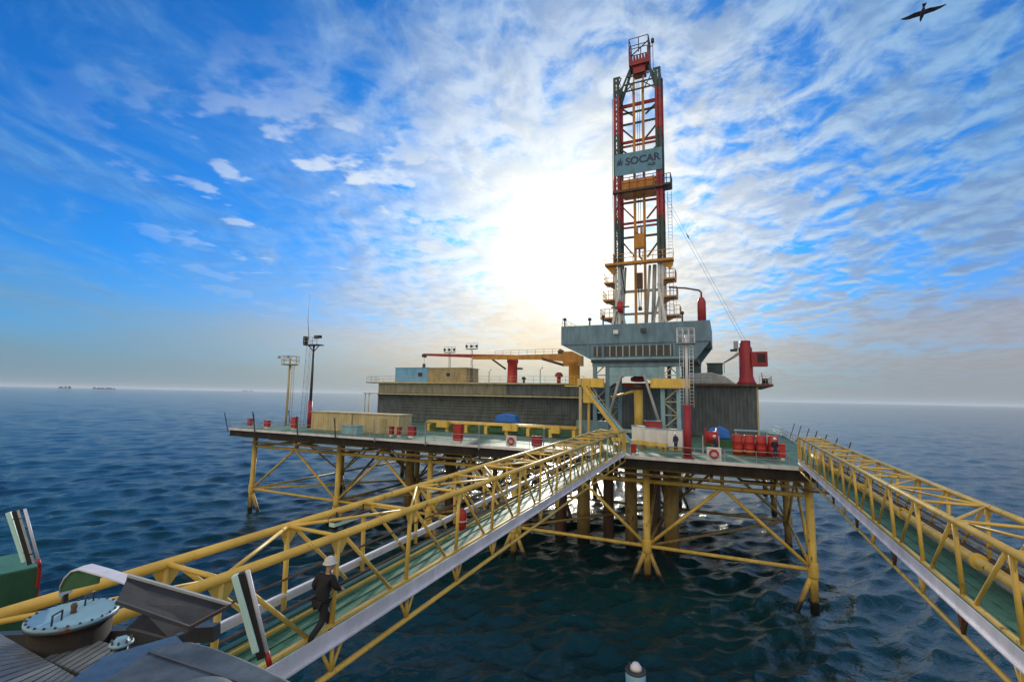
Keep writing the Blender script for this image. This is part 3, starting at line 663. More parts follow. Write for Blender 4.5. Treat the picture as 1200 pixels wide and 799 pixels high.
build('crown_rail', rail_mb([(cx_ - 1.3, 61.6, 63.4), (cx_ + 1.3, 61.6, 63.4), (cx_ + 1.3, 63.6, 63.4), (cx_ - 1.3, 63.6, 63.4), (cx_ - 1.3, 61.6, 63.4)], 2.2, 1.3, .06), 'dark', mt_)
build('crown_rail', MB().bar((cx_ - 1.3, 62.5, 63.6), (cx_ + 1.3, 62.5, 65.5), .12), 'dark', mt_)
build('antenna', MB().tube((cx_ + 1.9, 62, 59.6), (cx_ + 1.85, 62, 65.0), .05, 6), 'grey', mt_)
build('beacon', MB().lathe((cx_ + 1.85, 62, 64.4), [(.12, 0), (.22, .1), (.22, .6), (.1, .75)], 10), 'dark', mt_)
build('beacon_arm', MB().bar((cx_ + 1.3, 62, 64.0), (cx_ + 1.9, 62, 64.0), .09), 'dark', mt_)
# monkey board and lower platforms
build('racking_board', MB().box(DX0 - .15, DX1 + .15, 60.4, 61., 42.9, 43.2), 'brown', mt_)
build('racking_board', MB().box(DX0 + .9, DX1 - .9, 60.9, 63.4, 42.9, 44.7), 'orange', mt_)
build('side_basket', MB().box(DX1 + .05, DX1 + 1.15, 60.6, 62.6, 43.1, 43.35), 'dark', mt_)
build('railing', rail_mb([(DX1 + .1, 60.6, 43.35), (DX1 + 1.1, 60.6, 43.35), (DX1 + 1.1, 62.6, 43.35)], 1.2, .6, .05), 'dark', mt_)
build('railing', rail_mb([(DX0, 60.45, 43.2), (DX1, 60.45, 43.2)], 1.6, 1.1, .05), 'maroon', mt_)
build('side_ladder', ladder_mb((DX1 + .75, 62.8, 26), (DX1 + .75, 62.8, 43), .5, .45, r=.035), 'grey', mt_)
build('stand_pipe', MB().tube((DX0 - .28, 61.2, FZ1), (DX0 - .28, 61.2, 57), .05, 6), 'grey', mt_)
build('hose', MB().path([(DX0 + .8, 60.7, 42.8), (DX0 + .3, 60.4, 40), (DX0 + .75, 60.3, 34), (DX0 + 1.4, 60.4, 29)], .08, 6), 'dark', mt_)
build('board_platform', MB().box(DX0 - 1.2, DX1 + 1.3, 60.0, 61.0, 32.9, 33.2), 'orange', mt_)
build('board_platform', MB().prism([(DX0 - 1.2, 60.5, 32.9), (DX0 + .3, 60.5, 32.9), (DX0 - .1, 60.5, 31.6)], (0, .3, 0)), 'orange', mt_)
build('board_platform', MB().prism([(DX1 + 1.3, 60.5, 32.9), (DX1 - .3, 60.5, 32.9), (DX1 + .9, 60.5, 31.8)], (0, .3, 0)), 'orange', mt_)
build('railing', rail_mb([(DX0 - 1.2, 60.05, 33.2), (DX1 + 1.3, 60.05, 33.2)], 1.1, 1.2, .045), 'orange', mt_)
for z, l in ((30.6, 1.4), (28.3, 1.55), (25.9, 1.9)):
    for s in (-1, 1):
        xe = DX0 if s < 0 else DX1
        build('side_platform', MB().box(*sorted((xe + s * .05, xe + s * l)), 60.6, 62.8, z, z + .22), 'orange', mt_)
        build('side_platform_bracket', MB().prism([(xe, 60.8, z - .02), (xe + s * l * .95, 60.8, z - .02), (xe, 60.8, z - .8)], (0, .2, 0)), 'brown', mt_)
        build('railing', rail_mb([(xe + s * .1, 60.65, z + .22), (xe + s * l, 60.65, z + .22), (xe + s * l, 62.7, z + .22)], 1.1, .6, .035), 'orange', mt_)
# silver raising cylinders and struts low in the mast
for x0_, x1_, r in ((-11.9, -11.4, .16), (-8.05, -7.7, .3), (-8.9, -8.3, .2), (-12.4, -12.2, .26)):
    build('hydraulic_ram', MB().tube((x0_, 61.6, FZ1), (x1_, 61.3, 32.8), r * .85, 10), 'grey', mt_)
for s in (-1, 1): build('raising_strut', MB().bar((DM + s * 3.4, 60.6, FZ1), (DM + s * 2.4, 60.9, 30.2), .3), 'silver', mt_); build('raising_strut', MB().bar((DM + s * 1.7, 60.6, FZ1), (DM + s * 2.5, 60.9, 28.5), .22), 'grey', mt_)
for x in (DM - .15, DM + .12): build('drilling_line', MB().tube((x, 62.3, 38.4), (x, 62.3, 61), .03, 5, caps=False), 'dark', mt_)
tbk = thing('travelling_block', 'yellow travelling block hanging on cables inside the derrick', 'hoist block', (DM, 62, 34.8))
build('block', MB().box(DM - .72, DM + .72, 61.5, 62.1, 35.2, 37.4), 'orange', tbk, bevel=.28)
build('hook', MB().path([(DM, 61.8, 35.2), (DM, 61.8, 34.2), (DM + .3, 61.8, 33.9), (DM + .3, 61.8, 33.4), (DM, 61.8, 33.1)], .13, 8), 'brown', tbk)
for s in (-1, 1): build('cheek_plate', MB().box(DM + s * .3 - .12, DM + s * .3 + .12, 61.42, 62.2, 37.4, 38.2), 'orange', tbk)
tdv = thing('top_drive', 'slim drive unit hung on rods below the travelling block', 'drive unit', (DM, 62, 27.5))
build('motor', MB().box(DM - .35, DM + .35, 61.6, 62.1, 29.9, 32.0), 'brown', tdv)
build('rod', MB().tube((DM - .2, 61.8, 29.9), (DM - .1, 61.8, 27.4), .05, 6), 'dark', tdv); build('rod', MB().tube((DM + .2, 61.8, 29.9), (DM + .1, 61.8, 27.4), .05, 6), 'dark', tdv)
build('elevator', MB().lathe((DM, 61.8, 27.0), [(.2, 0), (.28, .15), (.2, .5)], 10), 'dark', tdv)
# red valve wheel object left, sign
rt = thing('red_drum', 'round dark red reel hung on the left foot of the mast', 'reel', (-12.0, 60, 26.8))
build('drum', MB().lathe((-11.9, 60.2, 27.3), [(.55, -.35), (.75, -.3), (.75, .3), (.55, .35)], 20, (1, .0, 0)), 'red', rt)
build('shaft', MB().tube((-13.1, 60.2, 27.3), (-10.8, 60.2, 27.3), .1, 8), 'dark', rt)
sg = thing('mast_sign', 'blue sign panel lettered SOCAR across the derrick', 'sign', (DM, 60.8, 45.3))
SX0, SX1, SZ0, SZ1 = DX0 + .08, DX1 + .1, 45.35, 48.4
build('panel', MB().box(SX0, SX1, 60.72, 60.80, SZ0, SZ1), 'sign', sg)
def text_mesh(s, size, x, y, z, name, mt, parent, ext=.02, sx=1.):
    cu = bpy.data.curves.new('text', 'FONT'); cu.body = s; cu.size = size; cu.extrude = ext; cu.offset = size * .018
    o = bpy.data.objects.new('text', cu); COL.objects.link(o); bpy.context.view_layer.update()
    me = bpy.data.meshes.new_from_object(o.evaluated_get(bpy.context.evaluated_depsgraph_get())); COL.objects.unlink(o); bpy.data.objects.remove(o)
    base = wpos(parent)
    for v_ in me.vertices: c = v_.co; v_.co = Vector((c.x * sx + x, y - c.z, c.y + z)) - base
    me.materials.clear(); me.materials.append(M[mt]); me.name = name
    o = bpy.data.objects.new(name, me); COL.objects.link(o); o.parent = parent; return o
text_mesh('SOCAR', 1.42, SX0 + 1.45, 60.70, 46.7, 'lettering', 'signink', sg, sx=.97)
text_mesh('AQS', .5, SX0 + 4.35, 60.70, 46.1, 'lettering', 'signink', sg)
fm = MB()
for ox, h, w in ((0, .95, .13), (.24, 1.25, .17), (.48, .85, .13)):
    pts = []
    for k in range(9): t_ = k / 8; pts.append((SX0 + .45 + ox - w * math.sin(math.pi * t_ ** .7) + .12 * t_, 60.70, 46.7 + h * t_))
    for k in range(7, 0, -1): t_ = k / 8; pts.append((SX0 + .45 + ox + w * math.sin(math.pi * t_ ** .7) * .6 + .12 * t_, 60.70, 46.7 + h * t_))
    fm.prism(pts, (0, .02, 0))
build('flame_emblem', fm, 'signink', sg)
# bits on the drill floor
t = thing('mud_separator', 'upright red cylinder with a bent pipe at the right of the drill floor', 'separator', (-2.1, 59.5, FZ1))
build('vessel', MB().lathe((-2.15, 59.2, FZ1), [(.3, 0), (.48, .15), (.48, 2.4), (.3, 2.85), (.1, 3.0)], 18), 'maroon', t)
build('inlet_pipe', MB().path([(-2.15, 59.2, 27.6), (-2.15, 59.2, 28.3), (-2.4, 59.3, 28.6), (-4.0, 59.8, 29.1), (DX1 + .7, 60.5, 29.5)], .11, 8), 'brown', t)
for x, y, h in ((-18.9, 58.6, .8), (-15.6, 58.8, .7), (-4.3, 58.7, .9), (-13.9, 59, 1.0)):
    t = thing('floor_bollard', 'small dark fitting on the drill floor edge, %s' % {-18.9: 'at its left corner', -15.6: 'left of the mast', -4.3: 'right of the mast', -13.9: 'just beside the left mast foot'}[x], 'fitting', (x, y, FZ1))
    build('post', MB().tube((x, y, FZ1), (x, y, FZ1 + h), .1, 8), 'dark', t); build('head', MB().lathe((x, y, FZ1 + h), [(.1, 0), (.24, .1), (.2, .35), (.05, .42)], 10), 'dark', t)
for x, z in ((-12.0, 23.7), (-8.7, 23.8)):
    t = thing('floodlight', 'floodlight on the drill floor front, %s' % ('pale one at left' if x < -10 else 'dark one in the middle'), 'floodlight', (x, 57.8, z))
    build('head', MB().box(x - .3, x + .3, 57.45, 57.75, z - .25, z + .25), 'helmet' if x < -10 else 'dark', t, bevel=.04); build('bracket', MB().bar((x, 57.75, z), (x, 57.99, z), .08), 'dark', t)
# ------------------------------------------------------------------ vent mast with ladder cage at the deck front
t = thing('ladder_mast', 'red and white pipe mast with a caged ladder at the deck front', 'mast', (-3.05, 44, ZD))
build('red_column', MB().tube((-3.05, 44.1, ZD), (-3.0, 44.1, 15.1), .34, 16), 'maroon', t)
build('white_column', MB().tube((-3.0, 44.1, 15.1), (-2.95, 44.1, 21.3), .13, 12), 'white', t)
build('ladder', ladder_mb((-3.42, 43.95, 14.9), (-3.35, 43.95, 20.6), .32, .3, r=.028), 'white', t)
build('ladder', ladder_mb((-2.58, 43.95, 14.9), (-2.55, 43.95, 20.6), .32, .3, r=.028), 'white', t)
build('platform', MB().box(-3.75, -2.2, 43.5, 44.7, 20.5, 20.6), 'grey', t)
build('railing', rail_mb([(-3.7, 43.55, 20.6), (-2.25, 43.55, 20.6), (-2.25, 44.65, 20.6), (-3.7, 44.65, 20.6), (-3.7, 43.55, 20.6)], 1.25, .5, .028), 'white', t)
build('foot_flange', MB().tube((-3.05, 44.1, ZD), (-3.05, 44.1, ZD + .12), .48, 16), 'maroon', t)
build('whip', MB().tube((-3.7, 44.2, 21.8), (-3.7, 44.2, 24.5), .02, 5), 'grey', t)
# ------------------------------------------------------------------ masts at the left end
t = thing('light_mast', 'slim cream mast with a round caged platform at the left end of the deck', 'light mast', (-59.4, 50.5, ZD))
b0 = aty(335, 494, 51); b0.z = ZD; tp = Vector((b0.x, 51, 19.6))
t.location = b0
build('pole', MB().tube(b0, tp + Vector((0, 0, 1.0)), .17, 10), 'cream', t)
build('ladder', ladder_mb(b0 + Vector((.9, 0, 0)), tp + Vector((.65, 0, 0)), .5, .4, r=.04), 'cream', t)
build('platform', MB().lathe(tp, [(1.25, 0), (1.25, .12)], 12), 'cream', t)
build('railing', rail_mb([tp + Vector((1.2 * math.cos(a), 1.2 * math.sin(a), .12)) for a in [k * math.tau / 8 for k in range(9)]], 1.2, 1., .04), 'cream', t)
for s in (-1, 1): build('lamp', MB().box(tp.x + s * .9 - .2, tp.x + s * .9 + .2, 49.6, 49.8, tp.z + .9, tp.z + 1.3), 'grey', t)
t = thing('floodlight_mast', 'dark mast with a red foot and floodlights on its top', 'light mast', (-55.5, 50, ZD))
b0 = aty(362, 500, 50); b0.z = ZD; t.location = b0; tp = aty(368, 405, 50)
build('foot', MB().tube(b0, b0.lerp(tp, .32), .3, 12), 'maroon', t); build('pole', MB().tube(b0.lerp(tp, .32), tp, .2, 10, .15), 'dark', t)
build('platform', MB().box(tp.x - 1.4, tp.x + 1.3, 49.3, 50.6, tp.z, tp.z + .14), 'dark', t)
for s in (-1, 1): build('bracket', MB().bar(tp + Vector((s * 1.0, 0, 0)), tp + Vector((0, 0, -.9)), .1), 'dark', t)
build('floodlight', MB().box(tp.x - 1.6, tp.x - 1.15, 49.4, 49.9, tp.z + .2, tp.z + 1.35), 'black', t)
build('floodlight', MB().box(tp.x + .5, tp.x + 1.0, 49.4, 49.8, tp.z + .95, tp.z + 1.4), 'black', t); build('floodlight', MB().box(tp.x + 1.15, tp.x + 1.65, 49.4, 49.8, tp.z + 1.0, tp.z + 1.4), 'black', t)
build('railing', rail_mb([(tp.x - 1.3, 49.35, tp.z + .14), (tp.x + 1.2, 49.35, tp.z + .14)], 1., .8, .03), 'grey', t)
lt0 = aty(354, 492, 51.5); lt0.z = ZD; lt1 = aty(362, 398, 51.5)
t = thing('radio_mast', 'thin grey lattice radio mast with whip antenna beside the floodlight mast', 'antenna mast', lt0)
la = MB()
for ox, oy in ((-.35, 0), (.35, 0), (0, .6)): la.tube(lt0 + Vector((ox, oy, 0)), lt1 + Vector((ox, oy, 0)), .03, 5)
for k in range(16):
    a, b_ = lt0.lerp(lt1, k / 16), lt0.lerp(lt1, (k + 1) / 16); s = .35 if k % 2 else -.35
    la.tube(a + Vector((s, 0, 0)), b_ + Vector((-s, 0, 0)), .02, 4); la.tube(a + Vector((-.35, 0, 0)), a + Vector((.35, 0, 0)), .02, 4)
build('lattice', la, 'grey', t)
build('whip', MB().path([lt1, aty(361, 375, 51.5), aty(363, 345, 51.5)], [.05, .035, .02], 5), 'dark', t)
# masts on the long roof
def rooftop_mast(px, pyt, label):
    a = aty(px, 442, 76); a.z = RF; b_ = aty(px, pyt, 76); t = thing('rooftop_mast', label, 'light mast', a)
    m_ = MB()
    for o in (-.16, .16): m_.tube(a + Vector((o, 0, 0)), b_ + Vector((o, 0, 0)), .04, 5)
    for k in range(10): p_, q_ = a.lerp(b_, k / 10), a.lerp(b_, (k + 1) / 10); s = .16 if k % 2 else -.16; m_.tube(p_ + Vector((s, 0, 0)), q_ + Vector((-s, 0, 0)), .03, 4)
    build('lattice', m_, 'dark', t); build('cross_arm', MB().bar(b_ + Vector((-1.2, 0, 0)), b_ + Vector((1.2, 0, 0)), .16), 'dark', t)
    for s in (-1.05, .0, 1.05): build('lamp', MB().box(b_.x + s - .16, b_.x + s + .16, b_.y - .3, b_.y, b_.z + .25, b_.z + .75), 'dark', t); 
    build('railing', rail_mb([b_ + Vector((-1.2, 0, 0)), b_ + Vector((1.2, 0, 0))], 1.1, .8, .03), 'dark', t)
rooftop_mast(553, 409, 'dark lattice light mast between the tan cabin and the red crane'); rooftop_mast(527, 413, 'dark lattice light mast behind the tan cabin')
# ------------------------------------------------------------------ cranes
t = thing('pedestal_crane', 'red pedestal crane with a long thin boom pointing left on the roof', 'crane', (-33.7, 75, RF))
build('pedestal', MB().lathe((-33.7, 75, RF), [(1.05, 0), (.9, .3), (.85, 3.4), (1.0, 3.7), (1.0, 4.4)], 18), 'red', t)
build('boom', MB().prism([(-33.2, 74.7, 22.0), (-33.2, 74.7, 22.75), (-52.3, 74.7, 23.35), (-52.3, 74.7, 22.95)], (0, .6, 0)), 'maroon', t)
build('boom_head', MB().tube((-52.3, 74.6, 22.95), (-52.3, 75.4, 22.95), .35, 14), 'dark', t)
build('hoist_rope', MB().tube((-52.3, 75, 22.7), (-52.3, 75, 21.4), .03, 4), 'dark', t); build('hook_block', MB().box(-52.5, -52.1, 74.8, 75.2, 20.7, 21.4), 'dark', t)
build('luffing_ram', MB().tube((-35.0, 75, 20.3), (-38.4, 75, 22.5), .16, 8), 'dark', t)
build('cab', MB().box(-32.8, -31.9, 74.3, 75.4, 20.2, 20.5), 'dark', t)
t = thing('box_boom_crane', 'orange crane with a thick boom pointing left, beside the drill floor', 'crane', (-22.6, 73, RF))
build('pedestal', MB().lathe((-21.9, 73, 15.2), [(1.0, 0), (.9, .3), (.9, 5.4), (1.25, 5.8), (1.25, 6.2)], 18), 'orange', t)
build('machine_house', MB().prism([(-23.6, 72.2, 20.6), (-20.6, 72.2, 20.6), (-20.6, 72.2, 22.2), (-22.0, 72.2, 22.9), (-23.6, 72.2, 22.9)], (0, 1.7, 0)), 'orange', t)
build('boom', MB().prism([(-23.2, 72.6, 21.3), (-23.2, 72.6, 22.6), (-40.5, 72.6, 22.45), (-40.5, 72.6, 21.95), (-27, 72.6, 21.7)], (0, .8, 0)), 'orange', t)
build('luffing_ram', MB().tube((-23.4, 72.4, 20.7), (-27.2, 72.4, 21.8), .22, 8), 'brown', t)
build('railing', rail_mb([(-36, 72.6, 22.5), (-24, 72.6, 22.62)], .8, 1.6, .03), 'orange', t)
build('winch', MB().lathe((-24.2, 73, 22.9), [(.45, -.3), (.45, .6)], 14, (0, 1, 0)), 'dark', t)
t = thing('knuckle_crane', 'squat dark red crane with a boxy cab on the right roof', 'crane', (2.9, 74, ZR + .28))
build('pedestal', MB().lathe((2.9, 74, ZR + .28), [(1.4, 0), (1.1, .5), (.9, 1.2), (.88, 5.1), (.7, 5.4), (.7, 6.2)], 18), 'maroon', t)
build('cab', MB().box(3.6, 5.6, 73.2, 74.8, 20.4, 22.4), 'maroon', t); build('window', MB().box(4.35, 5.3, 73.17, 73.197, 20.9, 22.1), 'black', t)
build('machinery', MB().box(.95, 1.9, 73.4, 74.6, 22.6, 22.85), 'dark', t); build('machinery', MB().box(1.4, 2.0, 73.5, 74.5, 22.9, 24.0), 'grey', t)
build('boom', MB().path([(2.0, 73.2, 22.2), (1.2, 73.0, 21.6), (.1, 72.9, 20.9)], [.22, .18, .1], 8), 'tan', t); build('hoist_rope', MB().tube((.1, 72.9, 20.9), (.1, 72.9, 19.4), .04, 4), 'dark', t)
solo('guy_cable', 'pair of thin stay wires slanting from the mast to the right roof', 'cable', MB().tube((-6.7, 63.4, 43.5), (3., 72, 23.7), .022, 4).tube((-6.7, 63.4, 42.5), (2.6, 72, 23.7), .022, 4), 'grey', (-5, 61, 38))
t = thing('covered_cargo', 'pile under a grey tarpaulin on the right roof beside the squat crane', 'cargo', (-1., 73, ZR + .28))
build('tarpaulin', MB().prism([(-5.1, 72.2, 17.85), (1.6, 72.2, 17.85), (.1, 72.2, 19.0), (-1.6, 72.2, 19.5), (-4.9, 72.2, 19.3)], (0, 2.4, 0)), 'grey', t, bevel=.15)
for x0_, w in ((-5.2, 2.1), (-2.2, 2.1)):
    t = thing('roof_tank', 'small dark green tank box on the right roof, the %s one' % ('left' if x0_ < -4 else 'right'), 'tank', (x0_ + 1, 76, ZR))
    build('box', MB().box(x0_, x0_ + w, 75, 77, 19.4, 20.9), 'greenD', t); build('rim', MB().box(x0_ - .1, x0_ + w + .1, 74.9, 77.1, 20.9, 21.02), 'greenD', t)
    build('support', MB().box(x0_ + .2, x0_ + w - .2, 75.4, 76.6, ZR + .28, 19.4), 'grey', t)
t = thing('roof_winch', 'small red and black winch at the right edge of the roof', 'winch', (5.1, 72, ZR + .28))
build('drum', MB().tube((4.7, 72, 18.3), (5.4, 72, 18.3), .35, 12), 'black', t); build('frame', MB().box(4.6, 5.5, 71.7, 72.3, ZR + .28, 18.0), 'maroon', t); build('mast', MB().tube((4.8, 72, 18), (4.7, 72, 19.4), .06, 6), 'maroon', t)
# small vents on the long roof
for k, (px, w, h, mtl, lb_) in enumerate(((614, .35, 1.0, 'black', 'black ball shaped vent right of the red crane'), (655, .6, 1.7, 'maroon', 'red stub vent near the orange crane'), (573, .3, 1.9, 'grey', 'thin grey vent pipe between the lattice mast and the red crane'), (633, .3, 2.2, 'grey', 'thin grey vent pipe left of the orange crane'))):
    a = aty(px, 445, 72.5); a.z = RF; t = thing('roof_vent', lb_ + ' on the long roof', 'vent', a)
    if mtl == 'grey': build('pipe', MB().path([a, a + Vector((0, 0, h)), a + Vector((.35, 0, h + .35))], .07, 6), mtl, t); build('cap', MB().lathe(a + Vector((.35, 0, h + .3)), [(.14, 0), (.05, .2)], 8), mtl, t)
    else: build('pipe', MB().tube(a, a + Vector((0, 0, h * .6)), w * .5, 10), mtl, t); build('cap', MB().lathe(a + Vector((0, 0, h * .6)), [(w, 0), (w * 1.15, h * .2), (w * .6, h * .45)], 12), mtl, t)
# ------------------------------------------------------------------ things on the main deck
t = thing('pipe_rack', 'long low rack of yellow and green pipes before the grey block', 'pipe rack', (-27, 57, ZD))
for k in range(5): build('pipe', MB().tube((-38.5, 56.4 + k * .34, ZD + 1.15 + (k % 2) * .12), (-16.6, 56.4 + k * .34, ZD + 1.15 + (k % 2) * .12), .15, 8), 'yellow', t)
build('apron', MB().box(-38.3, -16.8, 56.0, 56.1, ZD + .25, ZD + .85), 'green2', t)
for k in range(8): x = -38 + k * 3.0; build('support', MB().box(x, x + .4, 55.8, 58.2, ZD, ZD + 1.0), 'yellow', t)
for x, w in ((-36.3, 1.8), (-26.2, 2.0), (-19.6, 1.1)): build('clamp_box', MB().box(x, x + w, 55.5, 56.0, ZD + .55, ZD + 1.45), 'yellow', t)
def firebox(px, py, y, w, h, label, mt='red'):
    a = aty(px, py, y); a.z = ZD; t = thing('fire_point', label, 'fire point', a)
    build('cabinet', MB().box(a.x - w / 2, a.x + w / 2, y, y + .5, ZD + .25, ZD + h), mt, t, bevel=.02)
    build('stand', MB().box(a.x - w / 2 + .1, a.x + w / 2 - .1, y + .05, y + .4, ZD, ZD + .247), 'white', t)
    build('lid', MB().box(a.x - w / 2 - .05, a.x + w / 2 + .05, y - .05, y + .55, ZD + h, ZD + h + .06), mt, t)
firebox(535, 520, 43.2, .95, 1.9, 'tall red fire cabinet on the deck edge behind the left bridge')
firebox(481, 512, 45.2, .9, 1.25, 'dark red fire box at the right end of the cream container', 'maroon')
firebox(628, 525, 43.0, .95, 1.15, 'dark red box on the deck edge where the left bridge hides it', 'maroon')
firebox(343, 500, 45.5, .8, 1.6, 'red cabinet between the two left masts')
firebox(291, 498, 45.0, .55, 1.15, 'red extinguisher box near the left corner of the deck')
firebox(311, 498, 45.0, .8, 1.0, 'small red box on the deck left of the cream mast')
firebox(742, 535, 42.9, .42, .95, 'orange red bucket stand at the deck edge beside the bridge end')
firebox(457, 511, 45.3, .42, 1.1, 'small red extinguisher before the cream container, the left one', 'maroon'); firebox(466, 512, 45.3, .42, 1.1, 'small red extinguisher before the cream container, the right one', 'maroon')
firebox(917, 528, 46.6, .45, 1.35, 'narrow red cabinet by the head of the right bridge', 'red')
def ring_at(px, y, label):
    a = aty(px, 540, y); a.z = ZD; t = thing('life_ring', label, 'life ring', a)
    tor = MB(); n, m_ = 20, 8; vs = []
    for i in range(n):
        for j in range(m_): A = i * math.tau / n; B = j * math.tau / m_; rr = .30 + .085 * math.cos(B); vs.append((a.x + rr * math.cos(A), y + .085 * math.sin(B), ZD + .62 + rr * math.sin(A)))
    tor.add(vs, [(i * m_ + j, ((i + 1) % n) * m_ + j, ((i + 1) % n) * m_ + (j + 1) % m_, i * m_ + (j + 1) % m_) for i in range(n) for j in range(m_)], True)
    build('ring', tor, 'red', t); build('board', MB().box(a.x - .55, a.x + .55, y + .12, y + .16, ZD + .1, ZD + 1.15), 'white', t)
ring_at(837, 42.6, 'red life ring on its white board at the deck edge, right of the ladder mast')
ring_at(598, 42.6, 'red life ring on its white board at the deck edge, left of the derrick')
# red drums
a = aty(868, 520, 50.5)
for k in range(4):
    x = 1.0 + k * .98; lb_ = ('leftmost, with an orange band', 'second from the left', 'third from the left', 'rightmost')[k]
    t = thing('steel_drum', 'red drum in the row at the right of the deck, %s' % lb_, 'drum', (x, 49.6, ZD), 'red drums in a row')
    prof = [(.40, 0), (.44, .02), (.44, .55), (.46, .58), (.44, .61), (.44, 1.15), (.46, 1.18), (.44, 1.21), (.44, 1.78), (.4, 1.82)]
    build('barrel', MB().lathe((x, 49.6, ZD + .02), prof, 18), 'red', t)
    if k == 0 or k == 1: build('band', MB().lathe((x - .25, 49.6, ZD + .02), [(.5, 0), (.5, 1.75)], 18) if 0 else MB().lathe((x, 49.6, ZD + .25), [(.462, 0), (.465, .1), (.462, .2)], 18), 'orange', t)
for k in range(3):
    x = 1.6 + k * 1.02
    t = thing('steel_drum', 'red drum lying behind the upright row, %s' % ('left', 'middle', 'right')[k], 'drum', (x, 51, ZD), 'red drums lying behind the row')
    build('barrel', MB().lathe((x, 50.6, ZD + .50), [(.40, 0), (.48, .03), (.48, 1.5), (.4, 1.53)], 16, (0, 1, 0)), 'maroon', t)
t = thing('work_bench', 'pale teal bench behind the red drums', 'bench', (2.2, 53, ZD))
build('top', MB().box(.8, 3.8, 52.5, 53.6, ZD + 2.0, ZD + 2.1), 'paleblue', t)
for x in (.9, 3.6): build('leg', MB().box(x, x + .1, 52.6, 53.5, ZD, ZD + 2.0), 'grey', t)
t = thing('cable_reel', 'big red reel standing right of the ladder mast', 'reel', (-1.4, 50, ZD))
rp = [(.85, -.55), (.85, -.47), (.55, -.45), (.55, .45), (.85, .47), (.85, .55)]
build('drum', MB().lathe((-1.3, 49.5, ZD + 1.5), rp, 22, (1, .15, 0)), 'red', t)
for s in (-1, 1): build('stand', MB().prism([(-1.3 + s * .68, 49.0, ZD), (-1.3 + s * .68, 50.0, ZD), (-1.3 + s * .68, 49.5, ZD + 1.6)], (.06 * s, 0, 0)), 'white', t)
t = thing('tarp_bundle', 'bright blue tarpaulin bundle on the deck before the right block', 'bundle', (-.9, 56, ZD))
build('cover', MB().prism([(-1.8, 56, ZD + .9), (.5, 56, ZD + .9), (.3, 56, ZD + 1.8), (-.5, 56, ZD + 2.2), (-1.6, 56, ZD + 1.9)], (0, 1.2, 0)), 'brightblue', t, bevel=.12); build('pallet', MB().box(-2, 1.2, 55.8, 57.4, ZD, ZD + .88), 'green2', t)
t = thing('tarp_bundle', 'bright blue tarpaulin on the pipe rack at left', 'bundle', (-27.5, 59, ZD))
build('cover', MB().prism([(-29., 58.7, ZD + 1.4), (-25.6, 58.7, ZD + 1.4), (-25.9, 58.7, ZD + 2.4), (-27.4, 58.7, ZD + 2.65), (-28.8, 58.7, ZD + 2.3)], (0, 1.2, 0)), 'brightblue', t, bevel=.12); build('pallet', MB().box(-29, -25.6, 58.7, 60, ZD, ZD + 1.38), 'green2', t)
# white lockers in a staggered row
for k, (x0_, x1_, y_, h, lb_) in enumerate(((-9.3, -7.9, 52.6, 2.0, 'leftmost'), (-7.8, -6.6, 51.6, 1.9, 'second from the left'), (-6.5, -5.4, 50.8, 1.9, 'third from the left'), (-5.3, -3.9, 50.0, 1.95, 'rightmost, largest'))):
    t = thing('white_locker', 'white locker in the row under the derrick, %s' % lb_, 'locker', ((x0_ + x1_) / 2, y_, ZD), 'white lockers under the derrick')
    build('body', MB().box(x0_, x1_, y_, y_ + 1.0, ZD + .25, ZD + h), 'helmet', t, bevel=.03); build('base', MB().box(x0_ + .1, x1_ - .1, y_ + .1, y_ + .9, ZD, ZD + .247), 'yellow', t)
    build('door', MB().box(x0_ + .12, x1_ - .12, y_ - .02, y_ - .003, ZD + .4, ZD + h - .15), 'helmet', t); build('roof', MB().box(x0_ - .05, x1_ + .05, y_ - .06, y_ + 1.05, ZD + h, ZD + h + .07), 'paleblue', t)
t = thing('control_box', 'dark red box on top of the left white lockers', 'box', (-7, 52.2, ZD + 2)); build('case', MB().box(-7.9, -6.2, 52.7, 53.4, ZD, ZD + 2.6), 'maroon', t); build('lid', MB().box(-8., -6.1, 52.6, 53.5, ZD + 2.6, ZD + 2.68), 'blue', t)
t = thing('deck_beam', 'yellow beam lying on trestles before the white lockers', 'beam', (-8, 48.6, ZD))
build('beam', MB().bar((-10.8, 49.8, ZD + .8), (-5.2, 48.3, ZD + .55), .3, .35), 'yellow', t)
for x, y_ in ((-10, 49.6), (-7.6, 48.95), (-5.6, 48.4)): build('trestle', MB().prism([(x - .3, y_, ZD), (x + .3, y_, ZD), (x + .08, y_, ZD + .5), (x - .08, y_, ZD + .5)], (0, .3, 0)), 'ochre', t)
# ------------------------------------------------------------------ people
def skin_mesh(name, joints, edges, mat, parent, sub=1, root=0):
    me = bpy.data.meshes.new(name); me.from_pydata([j[0] for j in joints], edges, [])
    o = bpy.data.objects.new(name, me); COL.objects.link(o)
    sk = o.modifiers.new('s', 'SKIN'); sk.branch_smoothing = .6
    lay = me.skin_vertices[0].data
    for i, j in enumerate(joints): r_ = j[1]; lay[i].radius = r_ if isinstance(r_, tuple) else (r_, r_); lay[i].use_root = (i == root)
    ss = o.modifiers.new('d', 'SUBSURF'); ss.levels = ss.render_levels = sub
    bpy.context.view_layer.update()
    m2_ = bpy.data.meshes.new_from_object(o.evaluated_get(bpy.context.evaluated_depsgraph_get()))
    bpy.data.objects.remove(o); bpy.data.meshes.remove(me)
    for p_ in m2_.polygons: p_.use_smooth = True
    m2_.materials.clear(); m2_.materials.append(M[mat]); m2_.name = name
    o = bpy.data.objects.new(name, m2_); COL.objects.link(o); o.parent = parent; return o
